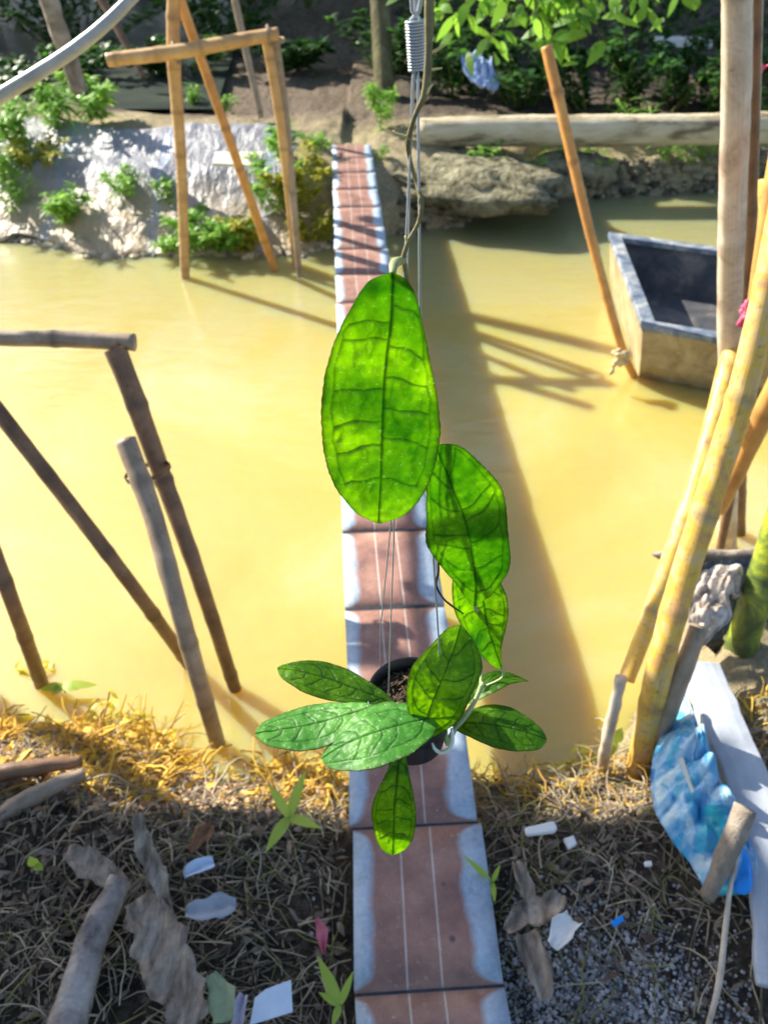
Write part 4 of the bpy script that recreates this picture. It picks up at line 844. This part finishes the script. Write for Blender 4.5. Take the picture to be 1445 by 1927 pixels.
# trees
BARK = mottled('mossy_bark', [(.3, (.07, .06, .035)), (.6, (.16, .15, .07)), (.8, (.28, .27, .16))], 9, .95, 1., .03, (1, 1, .3))
def tree(name, label, base, h, cr, nleaf, lean=(0, 0), r0=.09, group='trees on the far bank', cz=.62, seed=1, leafL=.11):
    rr = random.Random(seed); root = thing(name, label, 'tree', tuple(base), group)
    mb = MB(); topp = Vector((lean[0], lean[1], h)); tube(mb, [Vector((0, 0, -.1)), Vector((lean[0]*.3+.05, lean[1]*.3, h*.3)), Vector((lean[0]*.6-.05, lean[1]*.6, h*.6)), topp], [r0*1.3, r0, r0*.8, r0*.35], 12, step=.15, jag=.05)
    ends = []
    for i in range(12):
        t = rr.uniform(.45, .95); p = Vector((lean[0]*t, lean[1]*t, h*t)); a = rr.uniform(0, 6.28); d = Vector((math.cos(a), math.sin(a), rr.uniform(.0, .6)))*cr*rr.uniform(.5, .95)
        tube(mb, [p, p+d*.5+Vector((0, 0, .1)), p+d], [r0*.4, r0*.22, r0*.08], 6); ends += [p+d, p+d*.6, p+d*.8]
    mb.build('trunk', BARK, root); ml = MB()
    for i in range(nleaf):
        e = rr.choice(ends); q = e+Vector((rr.gauss(0, .3), rr.gauss(0, .3), rr.gauss(0, .22)))*cr*.45
        b = rr.uniform(0, 6.28); leafblade(ml, q, Vector((math.cos(b), math.sin(b), rr.uniform(-.8, .3))), Vector((rr.uniform(-.5, .5), rr.uniform(-.5, .5), 1)), leafL*rr.uniform(.7, 1.3), leafL*.42, rr.random(), .2, 3)
    ml.build('crown', DGREEN, root, smooth=False); return root
def gp(px, py):
    p = at(px, py, z=0); return Vector((p.x, p.y, 0))
tree('mossy_tree', 'mossy tree trunk rising beyond the end of the walkway', gp(726, 190), 4.8, 1.7, 5000, (-.6, 3.4), .07, seed=2, leafL=.15)
for x, y, h, cr, lab, sd in ((-3.6, 14.2, 4.2, 2.7, 'tree standing past the left side of the dirt path', 3), (-6.8, 14.8, 4.0, 2.9, 'tree at the far left behind the back water', 4),
    (-.6, 14.4, 4.2, 2.8, 'tree far behind the mossy trunk', 5), (2.2, 12.6, 3.6, 2.6, 'tree rising out of the dark bushes at right', 6), (5.4, 12.5, 4.2, 2.8, 'tree behind the dark bushes at the right edge', 7),
    (-9.8, 15.2, 4.2, 3.0, 'outermost tree beyond the back water at left', 8), (-4.6, 16.5, 5.2, 3.3, 'farthest tree at the back of the left water', 9), (-1.0, 17.5, 5.2, 3.3, 'farthest tree behind the dirt path', 10), (3.0, 16.5, 5.0, 3.3, 'farthest tree behind the dark bushes', 11)):
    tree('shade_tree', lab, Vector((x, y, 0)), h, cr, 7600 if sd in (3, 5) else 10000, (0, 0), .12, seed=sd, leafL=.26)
# hanging leafy branch at the top right, in the sun
root = thing('leafy_branch', 'sunlit leafy branch hanging into the top right over the slim orange pole', 'branch', tuple(at(1060, -60, Y=4.3)))
O = root.location; mb = MB(); ml = MB()
for tip, Y in (((850, 60), 4.3), ((905, 95), 4.2), ((960, 60), 4.3), ((1000, 80), 4.15), ((1030, 40), 4.2), ((1060, 75), 4.2), ((1085, 105), 4.1), ((1110, 60), 4.2), ((1140, 80), 4.15), ((1180, 30), 4.3), ((880, 10), 4.4), ((1240, 20), 4.4), ((930, 20), 4.4), ((1300, -10), 4.5), ((780, 10), 4.6)):
    e = at(tip[0], tip[1], Y=Y)-O; s0 = Vector((R.uniform(-.3, .3), .2, .15)); mid_ = (s0+e)/2+Vector((0, 0, .05)); tube(mb, [s0, mid_, e], [.006, .004, .002], 5, step=.05)
    for k in range(13):
        t = R.uniform(.45, 1.02); q = s0.lerp(e, t)+Vector((R.gauss(0, .05), R.gauss(0, .05), R.gauss(0, .03))); b = R.uniform(0, 6.28)
        leafblade(ml, q, Vector((math.cos(b), math.sin(b)*.7, R.uniform(-1.2, .0))), Vector((R.uniform(-.7, .7), -.6, .6)), R.uniform(.07, .12), R.uniform(.035, .055), R.random(), .1, 5)
mb.build('twigs', BARK, root); ml.build('leaves', BGREEN, root, smooth=False)

# ------------------------------------------------------------------ shed roof at left, unseen, added and shaped to shade the near bank
TIN = mottled('corrugated_tin', [(.3, (.20, .19, .18)), (.7, (.42, .42, .42))], 3, .5)
blocker = thing('shade_roof', 'unseen tin roof on posts left of the picture, added to shade the near bank', 'roof', (-2.6, 1., 0))
for X0, X1, Y0, Y1, dz in ((-4.6, -1.66, 2.25, 2.86, .0), (-4.6, -1.96, -2.4, 2.4, .035)):
    mb = MB(); nx, ny = 260, 6; V = []
    for j in range(ny+1):
        for i in range(nx+1):
            x = X0+(X1-X0)*i/nx; y = Y0+(Y1-Y0)*j/ny; V.append((x+2.6, y-1., 2.0+dz+.012*math.sin(x*2*math.pi/.075)))
    mb.add(V, [(j*(nx+1)+i, j*(nx+1)+i+1, (j+1)*(nx+1)+i+1, (j+1)*(nx+1)+i) for j in range(ny) for i in range(nx)])
    mb.build('roofing', TIN, blocker, solid=.002)
for x, y in ((-4.4, 2.6), (-2.75, 2.6), (-4.4, -2.2), (-2.1, -2.2)):
    mb = MB(); tube(mb, [Vector((x+2.6, y-1, -.7)), Vector((x+2.6, y-1, 1.985))], .04, 10); mb.build('post', WOOD, blocker)

def lift_to(p, h): return p+SUN*((h-p.z)/SUN.z)
oh = thing('overhead_shadow_poles', 'unseen bamboo poles added to cast shadow bands, beyond the shed roof, above the picture', 'shadow_poles', (-1.9, 3, 0)); OL = oh.location  # added poles, set along the sun direction to throw shadows on walkway and water
def ohp(a, b, r_, h):
    a = lift_to(a, h); b = lift_to(b, h); d = (b-a); mb = MB(); tube(mb, [a-OL, a+d*.5-OL, b-OL], r_, 12, step=.05, nodes=.3); mb.build('pole', BT, oh)
ohp(at(772, 985, z=0)+Vector((0, .25, 0)), at(801, 1262, z=0), .022, 2.06)
ohp(at(862, 590, z=ZW), at(1165, 662, z=ZW), .055, 2.12)
ohp(at(610, 1228, z=0), at(745, 1232, z=0), .035, 2.02)
mb = MB(); a = at(870, 992, Y=.478)+SUN*.85; tube(mb, [Vector((-1.4-a.x, 0, .0)), Vector((.35, 0, 0))], .0105, 12, step=.05, nodes=.2); o = mb.build('shadow_cane', BT); o.location = a; tag(o, 'thin level cane added unseen above the picture to shade the second leaf', 'bamboo cane')  # added cane, out of view, throws the dark band across the second leaf
# ------------------------------------------------------------------ litter on the near bank
def strands(name, label, n, region, Ls, Rs, mat, lift=.01, seed=1, wig=.4, rise=.0, n_seg=4, dens=None):
    rr = random.Random(seed); mb = MB(); c = 0
    while c < n:
        x = rr.uniform(region[0], region[1]); y = rr.uniform(region[2], region[3])
        if abs(x-(.1185-y*.058)) < .150 or (dens and rr.random() > dens(x, y)): continue
        c += 1; L = rr.uniform(*Ls); a = rr.uniform(0, 6.28); r_ = rr.uniform(*Rs); z = gz(x, y)+rr.uniform(0, lift); p = Vector((x, y, z)); pts = [p]
        rz = rr.uniform(-.1, .25)+rise*rr.random()
        for k in range(n_seg):
            a += rr.uniform(-wig, wig); p = p+Vector((math.cos(a), math.sin(a), rz))*L/n_seg; rz -= .25
            g_ = gz(p.x, p.y)+.003
            if p.z < g_: p = Vector((p.x, p.y, g_))
            if abs(p.x-(.1185-p.y*.058)) < .142: break
            pts.append(p)
        if len(pts) > 2: tube(mb, pts, [r_*(1-.5*i/len(pts)) for i in range(len(pts))], 4, cap=False, tone=rr.random())
    o = mb.build(name, mat); return tag(o, label, 'litter', None, 'stuff')
LIT = leafy('dead_straw', (.055, .042, .028, 1), (.60, .50, .34, 1), (.2, .15, .08, 1), .1, .8, 30)
strands('dead_straw', 'tangled dead straw and roots covering the shaded near bank', 3300, (-1.0, 1.1, .42, 1.25), (.02, .13), (.0006, .0026), LIT, .03, 3, dens=lambda x, y: (.12 if (x > .2 and y < .70) else 1)*(1 if nz(x, y, 4.5, 8) > -.25 else .25))
LIT2 = leafy('green_straw', (.10, .10, .03, 1), (.34, .33, .10, 1), (.3, .3, .08, 1), .2, .7, 30)
strands('root_tangle', 'long pale roots looping over the litter of the near bank', 90, (-.95, .75, .45, 1.1), (.10, .28), (.0010, .0026), LIT, .05, 15, .45, .5, 9)
strands('green_runner', 'thin green and yellow runners trailing over the near bank', 260, (-1.0, 1.1, .2, 1.25), (.08, .3), (.001, .0022), LIT2, .03, 5, .5, .2, 7)
strands('dry_weed', 'yellow dry weeds along the sunny edge of the near bank', 1100, (-1.35, -.05, 1.0, 1.45), (.03, .12), (.0012, .0045), STRAWM, .03, 6, .5, 1.0, 4, dens=lambda x, y: (1 if y > 1.02+.05*nz(x, 0, 3) else .1)*(1 if nz(x, y, 4.5, 4) > -.12 else .08))
strands('dry_grass', 'thin dry grass along the water edge right of the walkway', 420, (.15, 1.1, 1.0, 1.28), (.03, .1), (.0008, .003), STRAWM, .02, 7, .7, .7)
def flakes(name, label, n, region, L, mat, seed, dens=None, cat='litter'):
    rr = random.Random(seed); mb = MB()
    c = 0
    while c < n:
        x = rr.uniform(region[0], region[1]); y = rr.uniform(region[2], region[3])
        if abs(x-(.1185-y*.058)) < .165 or (dens and rr.random() > dens(x, y)): continue
        c += 1; b = rr.uniform(0, 6.28); leafblade(mb, Vector((x, y, gz(x, y)+rr.uniform(.003, .02))), Vector((math.cos(b), math.sin(b), rr.uniform(-.1, .4))), Vector((rr.uniform(-.6, .6), rr.uniform(-.6, .6), 1)), rr.uniform(*L), rr.uniform(*L)*.4, rr.random(), .3)
    o = mb.build(name, mat, smooth=False); return tag(o, label, cat, None, 'stuff')
LEAFLIT = leafy('leaf_litter', (.07, .045, .03, 1), (.32, .25, .19, 1), (.2, .12, .06, 1), .1, .8, 30)
flakes('leaf_litter', 'small dead leaf fragments scattered over the near bank', 2200, (-1.0, 1.1, .42, 1.2), (.008, .04), LEAFLIT, 9, dens=lambda x, y: (.12 if (x > .2 and y < .70) else 1)*(1 if nz(x, y, 3.5, 2) > -.1 else .2))
flakes('dry_weed_leaf', 'curled yellow leaves among the dry weeds at the water edge', 2200, (-1.35, -.05, 1.04, 1.42), (.015, .06), STRAWM, 10, dens=lambda x, y: 1 if nz(x, y, 4.5, 4) > -.1 else .15)
G4 = 'yellow green weeds at the near water edge'
YW = leafy('sunny_weed_leaf', (.45, .38, .04, 1), (.75, .66, .08, 1), (.8, .8, .06, 1), .4)
for px, py, h, wd_, n, lab in [(40, 1330, .16, .2, 90, 'yellow leafy weed at the left edge behind the short stake'), (200, 1385, .09, .18, 90, 'low yellow weed on the orange clay at left'),
    (330, 1350, .10, .16, 110, 'yellow weed just left of the foot of the lashed pole'), (470, 1370, .13, .18, 130, 'yellow weed tuft between the lashed pole and the walkway'),
    (1010, 1440, .06, .2, 70, 'small yellow green weed at the water edge right of the walkway'), (1100, 1470, .06, .16, 60, 'small yellow green weed beside the short stake')]:
    weed('edge_weed', lab, onbank(px, py, z0=-.3, lift=0), h, wd_, n, .05, .014, YW, G4, stems=9, stemr=.0022)
def pebbles(name, label, n, cx, cy, sx, sy, rs, mat, seed):
    rr = random.Random(seed); mb = MB(); c = 0
    while c < n:
        x = rr.gauss(cx, sx); y = rr.gauss(cy, sy)
        if abs(x-(.1185-y*.058)) < .15: continue
        c += 1; r_ = rr.uniform(*rs)*rr.uniform(.5, 1); p = Vector((x, y, gz(x, y)+r_*.3)); V = []
        for k, (zz, q) in enumerate(((1, 0), (.45, .9), (-.3, 1), (-.9, .3))):
            nn = 1 if q == 0 else 6
            for i in range(nn):
                a = i/6*6.28+k; V.append(p+Vector((math.cos(a)*q*r_*rr.uniform(.7, 1.2), math.sin(a)*q*r_*rr.uniform(.7, 1.2), zz*r_*.7)))
        F = [(0, 1+i, 1+(i+1) % 6) for i in range(6)]+[(1+k*6+i, 7+k*6+i, 7+k*6+(i+1) % 6, 1+k*6+(i+1) % 6) for k in range(2) for i in range(6)]
        mb.add(V, F, tone=rr.random())
    o = mb.build(name, mat, smooth=False); return tag(o, label, 'gravel', None, 'stuff')
GRV = leafy('grey_gravel', (.03, .03, .035, 1), (.50, .50, .50, 1), (.1, .1, .1, 1), 0, .8, 20)
pebbles('gravel', 'grey gravel in the lower right corner beside the walkway', 6500, .40, .58, .13, .09, (.0015, .006), GRV, 4)
pebbles('white_grit', 'white grit and shell bits scattered over the near bank', 420, .3, .7, .5, .28, (.002, .006), GRV, 5)
CLAY = leafy('clay_crumb', (.34, .20, .10, 1), (.66, .45, .27, 1), (.1, .1, .1, 1), 0, .9, 20)
pebbles('clay_crumbs', 'sunlit orange clay crumbs along the water edge at left', 2600, -.6, 1.10, .32, .06, (.004, .016), CLAY, 6)

def shoreline(name, label, n, x0, x1, mat, seed, rs, off=.0):
    rr = random.Random(seed); mb = MB()
    for _ in range(n):
        x = rr.uniform(x0, x1); y = lerpt(x, FAR)+.05*fb(x, 5.3, 2.)+rr.gauss(off, .03); r_ = rr.uniform(*rs); p = Vector((x, y, max(gz(x, y), ZW)+r_*.1)); V = []
        for k, (zz, q) in enumerate(((1, 0), (.5, .85), (-.2, 1), (-.9, .3))):
            for i in range(1 if q == 0 else 7):
                a = i/7*6.28+k; V.append(p+Vector((math.cos(a)*q*r_*rr.uniform(.75, 1.25), math.sin(a)*q*r_*rr.uniform(.75, 1.25), zz*r_*.7)))
        mb.add(V, [(0, 1+i, 1+(i+1) % 7) for i in range(7)]+[(1+k*7+i, 8+k*7+i, 8+k*7+(i+1) % 7, 1+k*7+(i+1) % 7) for k in range(2) for i in range(7)], tone=rr.random())
    return tag(mb.build(name, mat, smooth=False), label, 'rubble', None, 'stuff')
shoreline('shore_rubble', 'wet pebbles and rubble along the foot of the sheeted mound', 420, -3.8, -.35, leafy('wet_rubble', (.06, .05, .035, 1), (.52, .44, .30, 1), (.1, .1, .1, 1), 0, .6, 12), 3, (.01, .04), -.01)
shoreline('bank_rubble', 'lumps of mud along the foot of the right bank', 420, .1, 3.2, leafy('mud_lump', (.05, .045, .03, 1), (.30, .26, .17, 1), (.1, .1, .1, 1), 0, .8, 12), 5, (.015, .06), .04)
# single pieces lying on the near bank
def leafpiece(name, label, pts, wpx, mat, zs, cat='dry leaf', lift=.02, curl=.2):
    P = [at(x, y, z=zz) for (x, y), zz in zip(pts, zs)]; base = P[0]; P, Wd = smooth_path(P, [mm(a, p)/2 for a, p in zip(wpx, P)], .01)
    V = []; n = len(P)
    for i, p in enumerate(P):
        t = (P[min(i+1, n-1)]-P[max(i-1, 0)]).normalized(); s = t.cross(Vector((0, 0, 1))).normalized(); wa = Wd[i]*(1+.45*mnoise.noise(Vector((i*.45, wpx[0]*1.3, 0)))); wb_ = Wd[i]*(1+.45*mnoise.noise(Vector((i*.4, wpx[0]*1.7, 5))))
        for k in range(7):
            u = k/3-1; ww = wa if u < 0 else wb_; V.append(p+s*u*ww+Vector((0, 0, curl*ww*u*u+.010*mnoise.noise(Vector((i*.25, k*.5, wpx[1])))+.005*mnoise.noise(Vector((i*.9, k*1.3, wpx[1])))-.004*(1-abs(u))**2+lift))-base)
    F = [(i*7+k, i*7+k+1, (i+1)*7+k+1, (i+1)*7+k) for i in range(n-1) for k in range(6)]
    mb = MB(); mb.add(V, F, tone=[.5]*len(V)); o = mb.build(name, mat, solid=.0012); o.location = base; return tag(o, label, cat)
pole('dead_branch', 'thick bleached branch with peeling bark in the lower left corner', [(118, 1960, 0, -.03), (150, 1850, 0, -.02), (185, 1740, 0, -.01), (228, 1655, 0, .0)], [72, 66, 54, 40], mottled('bleached_wood', [(.32, (.10, .08, .075)), (.5, (.34, .29, .26)), (.72, (.56, .50, .45))], 16, .85, .9, .01), nodes=0, cat='branch', seg=16, step=.012)
leafpiece('dry_leaf', 'broad grey dead leaf lying right of the bleached branch', [(262, 1700), (300, 1770), (330, 1850), (370, 1935)], [50, 95, 95, 60], DRYLEAF, [0, 0, 0, 0])
leafpiece('dry_leaf', 'narrow upright dead leaf above the broad grey leaf', [(262, 1540), (275, 1600), (300, 1660), (320, 1720)], [14, 34, 34, 16], DRYLEAF, [.06, .04, .02, 0])
leafpiece('dry_leaf', 'pale dead leaf left of the narrow upright leaf', [(130, 1610), (165, 1630), (205, 1655), (240, 1680)], [20, 50, 50, 20], DRYLEAF, [-.03]*4)
leafpiece('dry_leaf', 'small brown curled leaf in the middle of the left bank', [(400, 1560), (385, 1580), (360, 1610)], [14, 34, 12], mottled('brown_leaf', [(.3, (.14, .06, .03)), (.7, (.32, .16, .08))], 30, .8), [.0, .0, -.02])
leafpiece('dry_leaf', 'brown curled leaf between the walkway and the blue bit at right', [(985, 1765), (1005, 1820), (1025, 1890)], [36, 54, 30], DRYLEAF, [0, 0, 0], curl=.5)
leafpiece('dry_leaf', 'tan crumpled leaf above the brown curled leaf at right', [(950, 1760), (990, 1730), (1030, 1720), (1050, 1690)], [16, 48, 48, 18], DRYLEAF, [0, 0, .01, .02], curl=.5)
leafpiece('dry_leaf', 'thin brown dead leaf standing beside the walkway at right', [(968, 1630), (985, 1670), (1000, 1720)], [14, 34, 16], DRYLEAF, [.0, .0, -.02])
leafpiece('green_leaf', 'pale green fallen leaf near the blue card', [(400, 1840), (418, 1880), (425, 1930)], [18, 52, 46], mottled('pale_green', [(.3, (.20, .27, .14)), (.7, (.40, .46, .28))], 20, .7), [-.02]*3, 'leaf')
CARD = mottled('blue_white_card', [(.3, (.46, .60, .76)), (.7, (.60, .70, .82))], 30, .5, .1, .001)
def slab(name, label, q, z, th_, mat, cat):
    P = [at(x, y, z=z) for x, y in q]; c = sum(P, Vector())/len(P); n = len(P); mb = MB()
    mb.add([p-c for p in P]+[p-c+Vector((0, 0, th_)) for p in P], [tuple(range(n))[::-1], tuple(range(n, 2*n))]+[(i, (i+1) % n, n+(i+1) % n, n+i) for i in range(n)])
    o = mb.build(name, mat, smooth=False, bevel=th_*.3); o.location = c; return tag(o, label, cat)
slab('blue_card', 'pale blue card lying at the bottom beside the walkway', [(470, 1930), (480, 1878), (500, 1862), (548, 1844), (551, 1905)], .01, .002, CARD, 'card')
leafpiece('white_flake', 'curved white plastic flake on the left bank above the pale scrap', [(350, 1658), (375, 1642), (405, 1630)], [12, 30, 20], CARD, [-.03, -.02, -.02], 'scrap', curl=.5)
leafpiece('grey_scrap', 'crumpled grey white scrap below the white flake', [(352, 1726), (385, 1722), (420, 1714), (446, 1712)], [14, 44, 46, 22], STYRO, [-.03]*4, 'scrap', curl=.4)
slab('white_stick', 'white foam stick on the right bank near the walkway', [(985, 1562), (1040, 1549), (1048, 1562), (1042, 1570), (990, 1576)], -.02, .012, WB, 'scrap')
slab('white_chip', 'small white chip just below the foam stick', [(1058, 1582), (1078, 1576), (1084, 1592), (1068, 1602)], -.04, .012, WB, 'scrap')
slab('white_crumb', 'tiny white crumb left of the blue sack', [(1210, 1624), (1224, 1622), (1226, 1632), (1212, 1633)], -.04, .008, WB, 'scrap')
leafpiece('white_cup_piece', 'white torn foam piece among the curled leaves at right', [(1036, 1790), (1055, 1762), (1076, 1738)], [24, 40, 30], WB, [.01, .02, .02], 'scrap', curl=.6)
slab('blue_bit', 'small bright blue plastic bit on the dark gravel', [(1148, 1736), (1168, 1724), (1174, 1734), (1153, 1748)], -.03, .008, bpy.data.materials['bright_blue_plastic'], 'scrap')
PINK = mottled('pink_petal', [(.3, (.45, .08, .12)), (.7, (.62, .18, .22))], 30, .6)
leafpiece('pink_petal', 'pink petal standing in the straw left of the walkway', [(597, 1738), (606, 1765), (610, 1800)], [6, 24, 8], PINK, [.05, .03, .0], 'petal', curl=.4)
leafpiece('lavender_tube', 'pale lavender stub standing beside the blue card', [(462, 1880), (455, 1905), (450, 1940)], [16, 20, 20], mottled('lavender', [(.3, (.30, .28, .36)), (.7, (.45, .42, .52))], 20, .6), [.03, .02, .0], 'stub', curl=.9)
# dark timber at the water edge, left
pole('dark_timber', 'dark rotten timber at the left edge below the yellow weeds', [(-30, 1460, 0, -.06), (60, 1445, 0, -.06), (155, 1432, 0, -.07)], [36, 32, 22], BD, nodes=0, cat='timber', seg=10)
pole('dark_timber', 'second rotten timber slanting below the dark one at left', [(-20, 1550, 0, -.08), (60, 1500, 0, -.06), (160, 1455, 0, -.07)], [34, 36, 24], BG, nodes=0, cat='timber', seg=10)
# seedlings
def seedling(label, base, leaves, mat=YGREEN, w_=.02):
    c = at(*base[:2], z=base[2]); root = thing('seedling', label, 'seedling', tuple(c)); st = MB(); tube(st, [Vector((0, 0, -.05)), Vector((0, 0, .0)), Vector((.002, 0, .012))], .0025, 6); st.build('stem', STALK, root)
    for x, y, zz, ww in leaves:
        e = at(x, y, z=zz)-c; mb = MB(); leafblade(mb, Vector((0, 0, .01)), e, Vector((0, -.3, 1)), e.length, ww, .7, .08, 8); mb.build('leaf', mat, root)
    return root
LIME = leafy('seedling_leaf', (.22, .34, .04, 1), (.40, .52, .08, 1), (.5, .7, .1, 1), .3)
seedling('four leaved yellow green seedling on the left bank beside the walkway', (545, 1542, -.02), [(505, 1475, .05, .022), (575, 1450, .05, .024), (605, 1560, .01, .022), (500, 1605, -.01, .026)], LIME)
seedling('slender seedling at the bottom edge left of the walkway', (640, 1895, .0), [(598, 1800, .05, .022), (665, 1830, .04, .014), (625, 1935, -.0, .014), (600, 1870, .02, .014)], LIME)
seedling('yellow green sprout hugging the right side of the walkway', (925, 1665, -.02), [(870, 1610, .03, .012), (930, 1700, .0, .012), (940, 1630, .02, .01)], LIME)
seedling('small bright green sprout on the left bank by the dead leaf', (70, 1632, -.03), [(58, 1615, -.0, .022), (84, 1640, -.02, .018)], LIME)
seedling('lime green floating sprig at the left water edge', (120, 1295, ZW+.02), [(185, 1290, ZW+.03, .03), (150, 1300, ZW+.03, .03), (75, 1300, ZW+.03, .03), (100, 1310, ZW+.02, .03)], LIME)
seedling('tiny bright sprout at the foot of the short stake', (1155, 1400, -.1), [(1168, 1372, -.05, .03), (1150, 1425, -.12, .018)], LIME)
